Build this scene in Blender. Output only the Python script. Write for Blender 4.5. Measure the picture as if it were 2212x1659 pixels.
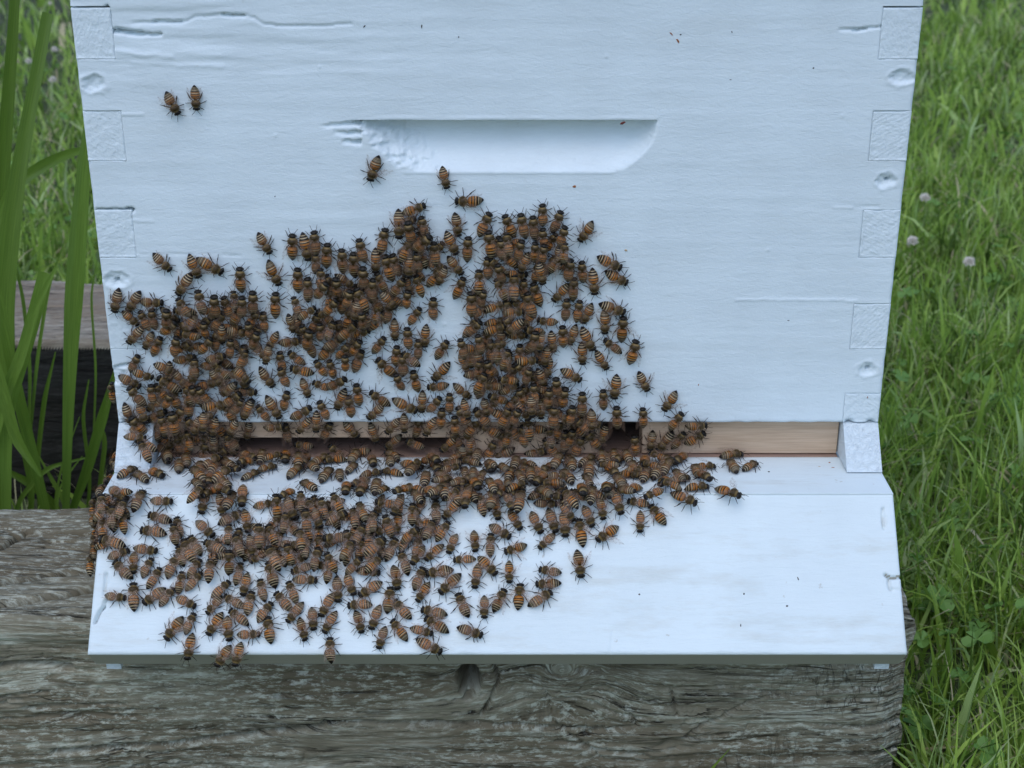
import bpy, math, random
import numpy as np
from mathutils import Vector, Matrix

for o in list(bpy.data.objects): bpy.data.objects.remove(o)
scene = bpy.context.scene
COL = scene.collection
R = math.radians
MM = 0.001
rng = np.random.default_rng(7)
random.seed(7)

# ------------------------------------------------------------------ camera, sky, sun, exposure
CAM = np.array([7.4, -702.1, 313.4])            # mm; X right, Y into the scene, Z up, origin = bottom edge of the hive front
PITCH = R(22.5)
FWD = np.array([0, math.cos(PITCH), -math.sin(PITCH)])
DWN = np.array([0, -math.sin(PITCH), -math.cos(PITCH)])
RGT = np.array([1.0, 0, 0])
FPX = 3054.0
cam_d = bpy.data.cameras.new('camera')
cam = bpy.data.objects.new('camera', cam_d); COL.objects.link(cam)
cam.location = Vector(CAM) * MM
cam.rotation_euler = (math.pi / 2 - PITCH, 0, 0)
cam_d.sensor_width = 36; cam_d.lens = 36 * FPX / 2212
cam_d.clip_start = 0.01; cam_d.clip_end = 200
cam_d.dof.use_dof = True; cam_d.dof.focus_distance = 0.735; cam_d.dof.aperture_fstop = 20
scene.camera = cam

SUN_EL, SUN_AZ = R(62), R(200)
world = bpy.data.worlds.new('World'); scene.world = world; world.use_nodes = True
wn = world.node_tree; bg = wn.nodes['Background']
sky = wn.nodes.new('ShaderNodeTexSky'); sky.sky_type = 'NISHITA'; sky.sun_disc = False
sky.sun_elevation = SUN_EL; sky.sun_rotation = SUN_AZ; sky.dust_density = 1.2; sky.ozone_density = 1.8
wn.links.new(sky.outputs[0], bg.inputs[0]); bg.inputs[1].default_value = 0.15
sun_d = bpy.data.lights.new('sun', 'SUN'); sun_d.energy = .5; sun_d.angle = R(70); sun_d.color = (1, .985, .96)
sun = bpy.data.objects.new('sun', sun_d); COL.objects.link(sun)
sd = Vector((math.sin(SUN_AZ) * math.cos(SUN_EL), math.cos(SUN_AZ) * math.cos(SUN_EL), math.sin(SUN_EL)))
sun.rotation_euler = sd.to_track_quat('Z', 'Y').to_euler()
sun.location = (0, 0, 3)
scene.view_settings.view_transform = 'Standard'
scene.view_settings.look = 'None'
scene.view_settings.exposure = 0.62
scene.view_settings.gamma = 1
scene.render.engine = 'CYCLES'
scene.cycles.transparent_max_bounces = 12
scene.cycles.max_bounces = 5

# ------------------------------------------------------------------ helpers
def ray(px, py):
    return FWD + (px - 1106) / FPX * RGT + (py - 829.5) / FPX * DWN
def hit(px, py, P0, N):
    d = ray(px, py); N = np.asarray(N, float)
    return CAM + d * (np.dot(np.asarray(P0, float) - CAM, N) / np.dot(d, N))
def front(px, py):
    p = hit(px, py, (0, 0, 0), (0, 1, 0)); return p[0], p[2]

def lat(ix, iy, seed):
    ix = ix.astype(np.int64); iy = iy.astype(np.int64)
    h = (ix * 374761393 + iy * 668265263 + seed * 974634777) & 0xffffffff
    h = ((h ^ (h >> 13)) * 1274126177) & 0xffffffff
    h = (h ^ (h >> 16)) & 0xffffffff
    return h / 4294967295.0
def vnoise(x, y, seed=0):
    x, y = np.broadcast_arrays(np.asarray(x, float), np.asarray(y, float))
    ix = np.floor(x); iy = np.floor(y); fx = x - ix; fy = y - iy
    fx = fx * fx * (3 - 2 * fx); fy = fy * fy * (3 - 2 * fy)
    a = lat(ix, iy, seed); b = lat(ix + 1, iy, seed); c = lat(ix, iy + 1, seed); d = lat(ix + 1, iy + 1, seed)
    return (a * (1 - fx) + b * fx) * (1 - fy) + (c * (1 - fx) + d * fx) * fy
def fbm(x, y, seed=0, o=4):
    s = 0; a = 1; t = 0
    for k in range(o):
        s = s + a * vnoise(x * 2 ** k, y * 2 ** k, seed + 17 * k); t += a; a *= .5
    return s / t
def sstep(a, b, x):
    t = np.clip((x - a) / (b - a), 0, 1); return t * t * (3 - 2 * t)
def seg_dist(x, y, pts):
    best = np.full(np.broadcast(x, y).shape, 1e9)
    for (x0, y0), (x1, y1) in zip(pts[:-1], pts[1:]):
        dx, dy = x1 - x0, y1 - y0; L = dx * dx + dy * dy + 1e-9
        t = np.clip(((x - x0) * dx + (y - y0) * dy) / L, 0, 1)
        best = np.minimum(best, np.hypot(x - x0 - t * dx, y - y0 - t * dy))
    return best

def build(name, V, T, mats=(), mi=None, uv=None, uv2=None, smooth=True, parent=None, link=True, vec=None):
    """V (n,3) mm, T (m,k) triangles or quads; uv, uv2 per vertex (n,2)"""
    V = np.asarray(V, np.float32) * MM; T = np.asarray(T, np.int32)
    k = T.shape[1]; m = len(T)
    me = bpy.data.meshes.new(name)
    me.vertices.add(len(V)); me.vertices.foreach_set('co', V.ravel())
    me.loops.add(m * k); me.loops.foreach_set('vertex_index', T.ravel())
    me.polygons.add(m); me.polygons.foreach_set('loop_start', np.arange(m, dtype=np.int32) * k)
    if mi is not None: me.polygons.foreach_set('material_index', np.asarray(mi, np.int32))
    me.polygons.foreach_set('use_smooth', np.full(m, bool(smooth)) if not isinstance(smooth, np.ndarray) else smooth)
    for nm, u in (('UVMap', uv), ('var', uv2)):
        if u is not None:
            l = me.uv_layers.new(name=nm); l.data.foreach_set('uv', np.asarray(u, np.float32)[T.ravel()].ravel())
    if vec is not None:
        a = me.attributes.new('grain', 'FLOAT_VECTOR', 'POINT'); a.data.foreach_set('vector', np.asarray(vec, np.float32).ravel())
    for q in mats: me.materials.append(q)
    me.update(calc_edges=True); me.validate()
    if not link: return me
    o = bpy.data.objects.new(name, me); COL.objects.link(o)
    if parent: o.parent = parent
    return o
def tag(o, label=None, cat=None, group=None, kind=None):
    for k, v in (('label', label), ('category', cat), ('group', group), ('kind', kind)):
        if v: o[k] = v
    return o
def empty(name, loc, label, cat, group=None):
    o = bpy.data.objects.new(name, None); COL.objects.link(o); o.location = Vector(loc) * MM
    o.empty_display_size = .02
    return tag(o, label, cat, group)
def box(x0, x1, y0, y1, z0, z1, b=.4):
    """bevelled box as verts, quads+tris triangulated"""
    V = []; 
    import itertools
    c = [(x0, x1), (y0, y1), (z0, z1)]
    bm = {}
    P = []
    for sx in (0, 1):
        for sy in (0, 1):
            for sz in (0, 1):
                p = [c[0][sx], c[1][sy], c[2][sz]]; s = [1 - 2 * sx, 1 - 2 * sy, 1 - 2 * sz]
                for ax in range(3):
                    q = [p[i] + (b * s[i] if i != ax else 0) for i in range(3)]
                    bm[(sx, sy, sz, ax)] = len(P); P.append(q)
    F = []
    for ax in range(3):
        o1, o2 = [i for i in range(3) if i != ax]
        for s in (0, 1):
            f = []
            for a, d in ((0, 0), (1, 0), (1, 1), (0, 1)):
                k = [0, 0, 0]; k[ax] = s; k[o1] = a; k[o2] = d
                f.append(bm[(*k, ax)])
            F.append(f)
        for a in (0, 1):
            for d in (0, 1):
                k0 = [0, 0, 0]; k1 = [0, 0, 0]; k0[o1] = k1[o1] = a; k0[o2] = k1[o2] = d; k0[ax] = 0; k1[ax] = 1
                F.append([bm[(*k0, o1)], bm[(*k1, o1)], bm[(*k1, o2)], bm[(*k0, o2)]])
    T = []
    for f in F: T += [[f[0], f[1], f[2]], [f[0], f[2], f[3]]]
    for sx in (0, 1):
        for sy in (0, 1):
            for sz in (0, 1): T.append([bm[(sx, sy, sz, i)] for i in range(3)])
    V = np.array(P, float); T = np.array(T)
    cen = V.mean(0)
    a = V[T[:, 0]]; n = np.cross(V[T[:, 1]] - a, V[T[:, 2]] - a)
    fl = (n * (V[T].mean(1) - cen)).sum(1) < 0
    T[fl] = T[fl][:, ::-1]
    return V, T
def add_box(name, parent, mat, *a, b=.4, **kw):
    V, T = box(*a, b=b); 
    if parent is not None: V = V - np.array(parent.location) / MM
    return build(name, V, T, [mat], smooth=False, parent=parent, **kw)
def prism(name, parent, mat, prof, x0, x1, **kw):
    """convex profile [(y,z)...] extruded along x"""
    n = len(prof); V = [(x0, y, z) for y, z in prof] + [(x1, y, z) for y, z in prof]
    T = []
    for i in range(n):
        j = (i + 1) % n; T += [[i, j, n + j], [i, n + j, n + i]]
    for i in range(1, n - 1): T += [[0, i + 1, i], [n, n + i, n + i + 1]]
    V = np.array(V, float); T = np.array(T)
    a = V[T[:, 0]]; nn = np.cross(V[T[:, 1]] - a, V[T[:, 2]] - a)
    fl = (nn * (V[T].mean(1) - V.mean(0))).sum(1) < 0; T[fl] = T[fl][:, ::-1]
    if parent is not None: V = V - np.array(parent.location) / MM
    return build(name, V, T, [mat], smooth=False, parent=parent, **kw)
def patch(name, O, U, W, N, us, vs, H, mask, depth, mats, parent=None, smooth=True, vec=None):
    """height field O+u*U+v*W+H*N with walls of the given depth round every edge of the mask"""
    nu, nv = len(us), len(vs)
    uu, vv = np.meshgrid(us, vs, indexing='ij')
    O, U, W, N = [np.asarray(a, float) for a in (O, U, W, N)]
    P = O + uu[..., None] * U + vv[..., None] * W + H[..., None] * N
    B = O + uu[..., None] * U + vv[..., None] * W - depth * N
    idx = np.arange(nu * nv).reshape(nu, nv)
    if mask is None: mask = np.ones((nu - 1, nv - 1), bool)
    i, j = np.nonzero(mask)
    Q = np.stack([idx[i, j], idx[i + 1, j], idx[i + 1, j + 1], idx[i, j + 1]], 1)
    flip = np.dot(np.cross(U, W), N) < 0
    if flip: Q = Q[:, ::-1]
    M = np.pad(mask, 1)
    n0 = nu * nv; walls = []
    for di, dj, e in ((-1, 0, ((0, 1), (0, 0))), (1, 0, ((1, 0), (1, 1))), (0, -1, ((0, 0), (1, 0))), (0, 1, ((1, 1), (0, 1)))):
        nb = M[1 + di:M.shape[0] - 1 + di, 1 + dj:M.shape[1] - 1 + dj]
        a, b = np.nonzero(mask & ~nb)
        p = idx[a + e[0][0], b + e[0][1]]; q = idx[a + e[1][0], b + e[1][1]]
        w = np.stack([q, p, p + n0, q + n0], 1)
        walls.append(w[:, ::-1] if flip else w)
    walls = np.concatenate(walls)
    V = np.concatenate([P.reshape(-1, 3), B.reshape(-1, 3)])
    T = np.concatenate([Q, walls])
    sm = np.concatenate([np.full(len(Q), smooth), np.zeros(len(walls), bool)])
    used = np.unique(T); rm = np.full(len(V), -1); rm[used] = np.arange(len(used))
    V = V[used]; T = rm[T]
    if vec is not None: vec = np.concatenate([vec.reshape(-1, 3), vec.reshape(-1, 3)])[used]
    if parent is not None: V = V - np.array(parent.location) / MM
    return build(name, V, T, mats, smooth=sm, parent=parent, vec=vec)

# ------------------------------------------------------------------ materials
def mat(name):
    m = bpy.data.materials.new(name); m.use_nodes = True
    nt = m.node_tree; b = nt.nodes['Principled BSDF']
    return m, nt, b
def nd(nt, t, **kw):
    n = nt.nodes.new(t)
    for k, v in kw.items():
        if k in ('loc',): continue
        if isinstance(k, str) and hasattr(n, k): setattr(n, k, v)
        else: n.inputs[k].default_value = v
    return n
def noise(nt, vecsock, sc, scale, detail=4, rough=.55, dist=0):
    mp = nt.nodes.new('ShaderNodeMapping'); mp.inputs['Scale'].default_value = scale
    nt.links.new(vecsock, mp.inputs[0])
    n = nt.nodes.new('ShaderNodeTexNoise'); n.inputs['Scale'].default_value = sc
    n.inputs['Detail'].default_value = detail; n.inputs['Roughness'].default_value = rough; n.inputs['Distortion'].default_value = dist
    nt.links.new(mp.outputs[0], n.inputs[0]); return n.outputs[0]
def ramp(nt, sock, stops, interp='LINEAR'):
    r = nt.nodes.new('ShaderNodeValToRGB'); r.color_ramp.interpolation = interp
    e = r.color_ramp.elements
    while len(e) < len(stops): e.new(.5)
    for i, (p, c) in enumerate(stops):
        e[i].position = p; e[i].color = (*c, 1) if len(c) == 3 else c
    nt.links.new(sock, r.inputs[0]); return r.outputs[0]
def mixc(nt, f, a, b, mode='MIX'):
    m = nt.nodes.new('ShaderNodeMix'); m.data_type = 'RGBA'; m.blend_type = mode
    for s, v in ((0, f), (6, a), (7, b)):
        if hasattr(v, 'type'): nt.links.new(v, m.inputs[s])
        else: m.inputs[s].default_value = v if s == 0 else ((*v, 1) if len(v) == 3 else v)
    return m.outputs[2]
def math_(nt, op, a, b=None):
    m = nt.nodes.new('ShaderNodeMath'); m.operation = op
    for i, v in enumerate((a, b)):
        if v is None: continue
        if hasattr(v, 'type'): nt.links.new(v, m.inputs[i])
        else: m.inputs[i].default_value = v
    return m.outputs[0]
def bump(nt, b, h, dist, strength=1.0, prev=None):
    n = nt.nodes.new('ShaderNodeBump'); n.inputs['Distance'].default_value = dist; n.inputs['Strength'].default_value = strength
    nt.links.new(h, n.inputs['Height'])
    if prev: nt.links.new(prev, n.inputs['Normal'])
    nt.links.new(n.outputs[0], b.inputs['Normal']); return n.outputs[0]
def objco(nt):
    return nt.nodes.new('ShaderNodeTexCoord').outputs['Object']
def geo_pos(nt):
    return nt.nodes.new('ShaderNodeNewGeometry').outputs['Position']

def white_paint(name, stretch, grain_amp, col=(.715, .80, .84), spot=.5):
    m, nt, b = mat(name); P = geo_pos(nt)
    n1 = noise(nt, P, 1, stretch, 6, .66, .8)
    n2 = noise(nt, P, 26, (1, 1, 1), 4)
    n3 = noise(nt, P, 900, (1, 1, 1), 2)
    c = mixc(nt, ramp(nt, n2, [(.35, (0, 0, 0)), (.75, (1, 1, 1))]), col, tuple(k * .92 for k in col))
    gr = math_(nt, 'MULTIPLY', ramp(nt, noise(nt, P, 1, (14, 60, 60), 5, .7), [(.52, (0, 0, 0)), (.72, (1, 1, 1))]), .10 + .26 * (spot > 1))
    c = mixc(nt, gr, c, (.44, .42, .34))
    c = mixc(nt, math_(nt, 'MULTIPLY', ramp(nt, noise(nt, P, 160, (1, 1, 1), 3), [(.70, (0, 0, 0)), (.76, (1, 1, 1))]), spot * .35), c, (.42, .40, .34))
    nt.links.new(c, b.inputs['Base Color'])
    b.inputs['Roughness'].default_value = .5; b.inputs['Specular IOR Level'].default_value = .35
    h = math_(nt, 'ADD', n1, math_(nt, 'MULTIPLY', n3, .25))
    bump(nt, b, h, grain_amp * MM)
    return m
M_WHITE = white_paint('white_paint_brushed', (150, 330, 380), .28)
M_WHITE_END = white_paint('white_paint_end_grain', (420, 420, 420), .45)
M_WHITE_RAMP = white_paint('white_paint_landing_board', (60, 400, 400), .3, (.68, .765, .785), 1.6)
M_WHITE_SHEEN = white_paint('white_paint_rail_end', (330, 330, 330), 1.8)
M_EDGE_SHADE = white_paint('shaded_white_board_edge', (20, 300, 300), .25, (.40, .38, .32))  # white paint greyed, shade of the downward ramp faces put into the colour

def wood(name, cols, rough=.7):
    m, nt, b = mat(name); P = geo_pos(nt)
    n = noise(nt, P, 1, (9, 120, 260), 5, .6, 1.0)
    n2 = noise(nt, P, 1, (60, 900, 1400), 3, .6)
    c = ramp(nt, n, cols)
    c = mixc(nt, math_(nt, 'MULTIPLY', n2, .5), c, (.16, .09, .055), 'MULTIPLY')
    nt.links.new(c, b.inputs['Base Color']); b.inputs['Roughness'].default_value = rough
    bump(nt, b, n2, .1 * MM); return m
M_STRIP = wood('bare_pine_strip', [(.3, (.58, .41, .27)), (.7, (.70, .53, .38))])
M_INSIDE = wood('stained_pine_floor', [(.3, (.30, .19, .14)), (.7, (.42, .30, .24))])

def timber_mat(name, light=(.47, .48, .39), mid=(.185, .17, .12), dark=(.018, .016, .011), warm=(.12, .095, .058), amount=.75):
    m, nt, b = mat(name)
    a = nt.nodes.new('ShaderNodeAttribute'); a.attribute_name = 'grain'; P = a.outputs['Vector']
    g = noise(nt, P, 1, (6, 62, 1), 9, .70, .25)
    g2 = noise(nt, P, 1, (40, 420, 1), 6, .7, .2)
    big = noise(nt, P, 1, (4, 13, 1), 5, .6, .6)
    fl = noise(nt, P, 1, (120, 420, 1), 6, .75)
    c = ramp(nt, math_(nt, 'ADD', math_(nt, 'MULTIPLY', g, .55), math_(nt, 'MULTIPLY', g2, .45)), [(.39, dark), (.455, mid), (.53, tuple(k * 1.35 for k in mid)), (.60, light)])
    c = mixc(nt, math_(nt, 'MULTIPLY', ramp(nt, big, [(.44, (0, 0, 0)), (.56, (1, 1, 1))]), .7), c, warm)
    lich = math_(nt, 'MULTIPLY', ramp(nt, fl, [(.50, (0, 0, 0)), (.60, (1, 1, 1))]), ramp(nt, noise(nt, P, 1, (7, 16, 1), 4, .6), [(.40, (0, 0, 0)), (.50, (1, 1, 1))]))
    c = mixc(nt, math_(nt, 'MULTIPLY', lich, amount), c, (.50, .52, .43))
    # fine dark checks
    sp_ = nt.nodes.new('ShaderNodeSeparateXYZ'); nt.links.new(P, sp_.inputs[0]); sx_ = math_(nt, 'ADD', math_(nt, 'MULTIPLY', sp_.outputs[0], 1.0), .5)
    cn = noise(nt, P, 1, (210, 44, 1), 3, .5, .35)
    ck = math_(nt, 'MULTIPLY', ramp(nt, cn, [(.478, (0, 0, 0)), (.492, (1, 1, 1)), (.506, (1, 1, 1)), (.520, (0, 0, 0))]), ramp(nt, noise(nt, P, 1, (7, 20, 1), 3), [(.50, (0, 0, 0)), (.62, (1, 1, 1))]))
    ln = noise(nt, P, 1, (7, 120, 1), 4, .6, .6)
    sl = math_(nt, 'MULTIPLY', ramp(nt, ln, [(.484, (0, 0, 0)), (.494, (1, 1, 1)), (.502, (1, 1, 1)), (.512, (0, 0, 0))]), ramp(nt, noise(nt, P, 1, (11, 30, 1), 3), [(.46, (0, 0, 0)), (.6, (1, 1, 1))]))
    ck = math_(nt, 'MAXIMUM', math_(nt, 'MULTIPLY', math_(nt, 'MULTIPLY', ck, .6), ramp(nt, sx_, [(.50, (0, 0, 0)), (.56, (1, 1, 1))])), sl)
    c = mixc(nt, math_(nt, 'MULTIPLY', ck, .8), c, (.018, .015, .012))
    nt.links.new(c, b.inputs['Base Color']); b.inputs['Roughness'].default_value = .88
    b.inputs['Specular IOR Level'].default_value = .2
    h = math_(nt, 'ADD', math_(nt, 'ADD', g, math_(nt, 'MULTIPLY', g2, .5)), math_(nt, 'MULTIPLY', ck, -.5))
    bump(nt, b, h, 3.0 * MM)
    return m
M_TIMBER = timber_mat('weathered_timber')
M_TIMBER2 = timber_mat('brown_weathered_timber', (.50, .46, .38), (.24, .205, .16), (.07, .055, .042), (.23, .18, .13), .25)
M_TIMBER_SHADE = timber_mat('shaded_timber_face', (.05, .05, .045), (.022, .022, .02), (.006, .006, .006), (.02, .018, .014), .04)  # rear timber below its top: shade of the gap put into the colour

# ------------------------------------------------------------------ ground
def ground():
    m, nt, b = mat('lawn_soil'); P = geo_pos(nt)
    c = ramp(nt, noise(nt, P, 9, (1, 1, 1), 6), [(.3, (.03, .028, .016)), (.55, (.045, .065, .02)), (.75, (.09, .11, .04))])
    nt.links.new(c, b.inputs['Base Color']); b.inputs['Roughness'].default_value = .95
    bump(nt, b, noise(nt, P, 60, (1, 1, 1), 4), 8 * MM)
    n = 60; xs = np.linspace(-1, 1, n); xs = np.sign(xs) * np.abs(xs) ** 2.2 * 60000; ys = xs
    xx, yy = np.meshgrid(xs, ys, indexing='ij'); zz = -226 + 8 * (fbm(xx / 300, yy / 300, 3) - .5)
    V = np.stack([xx, yy, zz], -1).reshape(-1, 3); idx = np.arange(n * n).reshape(n, n)
    Q = np.stack([idx[:-1, :-1], idx[1:, :-1], idx[1:, 1:], idx[:-1, 1:]], -1).reshape(-1, 4)
    tag(build('ground', V, Q, [m]), kind='structure')
ground()

# ------------------------------------------------------------------ timbers
def timber(name, x0, x1, y0, y1, z0, z1, mats, seed, res, label, cracks=(), knots=(), cav=None, rad=9, group=None):
    """log-sawn beam: one skin from the back edge over the top and down the front, ends closed"""
    prof = []                               # (y, z, ny, nz, s)
    L1 = (y1 - rad) - (y0 + rad); s = 0
    ny = int(L1 / res)
    for t in np.linspace(0, 1, ny, endpoint=False): prof.append((y1 - rad - t * L1, z1, 0, 1, s + t * L1))
    s += L1
    na = max(4, int(rad * 1.57 / res))
    for t in np.linspace(0, 1, na, endpoint=False):
        a = t * math.pi / 2; prof.append((y0 + rad - rad * math.sin(a), z1 - rad + rad * math.cos(a), -math.sin(a), math.cos(a), s + rad * a))
    s += rad * math.pi / 2
    L2 = z1 - rad - z0; nz = int(L2 / res)
    for t in np.linspace(0, 1, nz): prof.append((y0, z1 - rad - t * L2, -1, 0, s + t * L2))
    prof = np.array(prof); xs = np.arange(x0, x1 + .01, res)
    X, S = np.meshgrid(xs, prof[:, 4], indexing='ij')
    # grain coordinates bend round the knots
    U = X.copy(); W = S.copy()
    W += 9 * (fbm(X / 160, S / 60, seed + 5, 3) - .5) * 2
    for kx, ks, kr in knots:
        d = np.hypot((X - kx) / 1.5, S - ks)
        k = np.exp(-(d / kr) ** 2); sg = np.tanh((S - ks) / (kr * .35))
        W += sg * k * kr * 1.1
        W = W * (1 - k ** 2) + (ks + d * 1.4) * k ** 2
    g = fbm(U / 90, W / 4.5, seed, 5); g2 = fbm(U / 30, W / 1.3, seed + 3, 3)
    H = (g - .5) * 3.4 + (g2 - .5) * 1.1 + (fbm(X / 120, S / 70, seed + 9, 3) - .5) * 7
    # long splits along the grain
    r = fbm(U / 200, W / 9, seed + 21, 3); sp = np.exp(-((r - .5) / .014) ** 2) * sstep(.45, .62, fbm(X / 60, S / 25, seed + 8, 2))
    H -= 4.5 * sp
    # cross checks
    cx = fbm(X / 2.4, W / 16, seed + 31, 2); H -= 1.0 * np.exp(-((cx - .5) / .022) ** 2) * sstep(.5, .65, fbm(X / 55, S / 30, seed + 33, 2))
    for pts, w, dp in cracks:
        H -= 2.0 * dp * np.exp(-(seg_dist(X, S + 2.2 * (fbm(X / 9, S / 9, 77, 2) - .5), pts) / w) ** 2)
    if cav is not None:
        for cx_, cs_, rx, rs, dp in cav:
            e = np.hypot((X - cx_) / rx, (S - cs_) / rs) + .5 * (fbm(X / 6, S / 6, 5, 3) - .5)
            H -= dp * (1 - sstep(.55, 1.0, e))
    V = np.empty(X.shape + (3,)); V[..., 0] = X
    V[..., 1] = prof[:, 0] + prof[:, 2] * H; V[..., 2] = prof[:, 1] + prof[:, 3] * H
    bk = sstep(26, 0, S); V[..., 1] += bk * (9 * (fbm(X / 45, X * 0 + seed, seed + 51, 4) - .4)); V[..., 2] -= bk ** 3 * (-.5 + 3 * fbm(X / 30, X * 0, seed + 52, 3))
    # wavy ends
    we = 3 * (fbm(S / 22, S * 0 + 3, seed + 40, 3) - .5) * 2
    endk = sstep(x1 - 25, x1, X); V[..., 0] += we * endk
    V[..., 1] += 7 * endk ** 3 * (prof[:, 2] < -.5) ; V[..., 2] -= 3 * endk ** 3 * (prof[:, 3] > .5)
    n, k = X.shape; idx = np.arange(n * k).reshape(n, k)
    Q = np.stack([idx[:-1, :-1], idx[1:, :-1], idx[1:, 1:], idx[:-1, 1:]], -1).reshape(-1, 4)[:, ::-1]
    base = n * k; Vl = [V.reshape(-1, 3)]; Ql = [Q]
    vec = np.stack([U, W, U * 0], -1).reshape(-1, 3) * MM; vl = [vec]
    for e, fl in ((0, False), (n - 1, True)):         # end caps: fan strip between top skin and the bottom back edge
        ring = V[e]; c = np.array([ring[:, 0].mean(), (y0 + y1) / 2, (z0 + z1) / 2])
        add = np.vstack([c[None], [[c[0], y1, z0]], [[c[0], y0, z0]]])
        Vl.append(add); vl.append(np.stack([add[:, 1], add[:, 2], add[:, 0] * 0], -1) * MM)
        T = [[idx[e, j], idx[e, j + 1], base, base] for j in range(k - 1)]
        T += [[idx[e, k - 1], base + 2, base, base], [base + 2, base + 1, base, base], [base + 1, idx[e, 0], base, base]]
        T = np.array(T)
        Ql.append(T if fl else T[:, [1, 0, 2, 3]]); base += 3
    # back face
    Vl.append(np.array([[x0, y1, z0], [x1, y1, z0], [x1, y1, z1 - 14], [x0, y1, z1 - 14]])); vl.append(np.zeros((4, 3)))
    Ql.append(np.array([[base, base + 3, base + 2, base + 1]]))
    Vv = np.concatenate(Vl); Qv = np.concatenate(Ql)
    org = np.array([(x0 + x1) / 2, (y0 + y1) / 2, z0])
    # degenerate quads become triangles
    tri = Qv[:, 2] == Qv[:, 3]
    T3 = np.concatenate([Qv[~tri][:, [0, 1, 2]], Qv[~tri][:, [0, 2, 3]], Qv[tri][:, :3]])
    o = build(name, Vv - org, T3, mats, smooth=True, vec=np.concatenate(vl))
    o.location = Vector(org) * MM
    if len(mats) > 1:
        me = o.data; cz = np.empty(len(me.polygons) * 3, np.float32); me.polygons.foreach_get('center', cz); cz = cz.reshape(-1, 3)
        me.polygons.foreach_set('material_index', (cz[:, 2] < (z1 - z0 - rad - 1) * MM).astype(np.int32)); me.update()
    return tag(o, label, 'timber', group)

def tpt(px, py):                    # a point of the photo on the near timber's skin -> (x, s)
    p = hit(px, py, (0, -62, 0), (0, 1, 0))
    if p[2] > -90:
        p = hit(px, py, (0, 0, -85), (0, 0, 1)); return (p[0], 70 - 9 - p[1])
    return (p[0], 114 + 14.1 + (-85 - 9 - p[2]))
CR = [([tpt(x, y) for x, y in pts], w, d) for pts, w, d in [
    ([(1066, 1436), (1078, 1470), (1060, 1515), (1040, 1550)], .8, 3),
    ([(1360, 1545), (1380, 1570), (1320, 1580), (1255, 1590)], .7, 2),
    ([(1450, 1490), (1462, 1545)], .6, 2),
    ([(1180, 1500), (1195, 1560), (1230, 1590), (1300, 1640)], .6, 1.5),
    ([(1480, 1590), (1540, 1560), (1620, 1515), (1680, 1500), (1760, 1508)], .8, 2.2),
    ([(1200, 1605), (1300, 1625), (1400, 1636)], .8, 2.2),
    ([(0, 1300), (70, 1290), (140, 1282), (200, 1268)], 2.1, 8),
    ([(0, 1255), (90, 1240), (200, 1228)], 1.6, 6),
    ([(0, 1185), (60, 1150), (130, 1150), (200, 1152)], 1.5, 5),
    ([(120, 1620), (300, 1612), (520, 1590), (700, 1570)], 1.4, 4),
    ([(0, 1440), (60, 1436), (150, 1445)], 1.4, 4),
    ([(700, 1560), (900, 1568), (1100, 1570), (1300, 1580)], 1.2, 3),
    ([(1700, 1445), (1900, 1432)], .8, 2)]]
kx, ks = tpt(1215, 1450); k2x, k2s = tpt(1012, 1470)
timber('old_timber', -470, 221, -62, 70, -226, -85, [M_TIMBER], 11, 1.05,
       'near grey weathered timber with splits and dark knot hole, under the landing ramp',
       cracks=CR, knots=[(kx, ks, 24), (k2x - 4, k2s, 9)], cav=[(tpt(1012, 1465)[0], tpt(1012, 1472)[1], 7, 13, 30), (tpt(1275, 1450)[0], ks, 9, 2.6, 4)], group='timbers the hive stands on')
timber('old_timber', -800, 232, 350, 505, -226, -85, [M_TIMBER2, M_TIMBER_SHADE], 29, 2.4,
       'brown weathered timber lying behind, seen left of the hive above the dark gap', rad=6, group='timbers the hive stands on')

# ------------------------------------------------------------------ hive body
HW = 206.5
hive = empty('hive_box', (0, 250, 0), 'white painted wooden hive box with finger joints and routed handhold, standing on the bottom board', 'beehive')
ZB = [0, 17.3, 42.7, 68.1, 93.5, 118.9, 144.3, 169.7, 195.1, 220.5, 244.5]
xg = np.unique(np.round(np.concatenate([np.linspace(-HW, -HW + 19.4, 26), np.linspace(-HW + 19.4, HW - 19.4, 500), np.linspace(HW - 19.4, HW, 26)]), 3))
hz = front(1000, 259)[1]
zg = np.unique(np.round(np.concatenate([np.arange(0, 244.5, .8), ZB, [244.5, hz, hz + .12, hz - .2]]), 3))
X, Z = np.meshgrid(xg, zg, indexing='ij')
def F(pts): return [front(x, y) for x, y in pts]
H = (fbm(X / 90, Z / 6, 4, 4) - .5) * .35 + (fbm(X / 60, Z / 60, 8, 3) - .5) * .6
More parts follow.
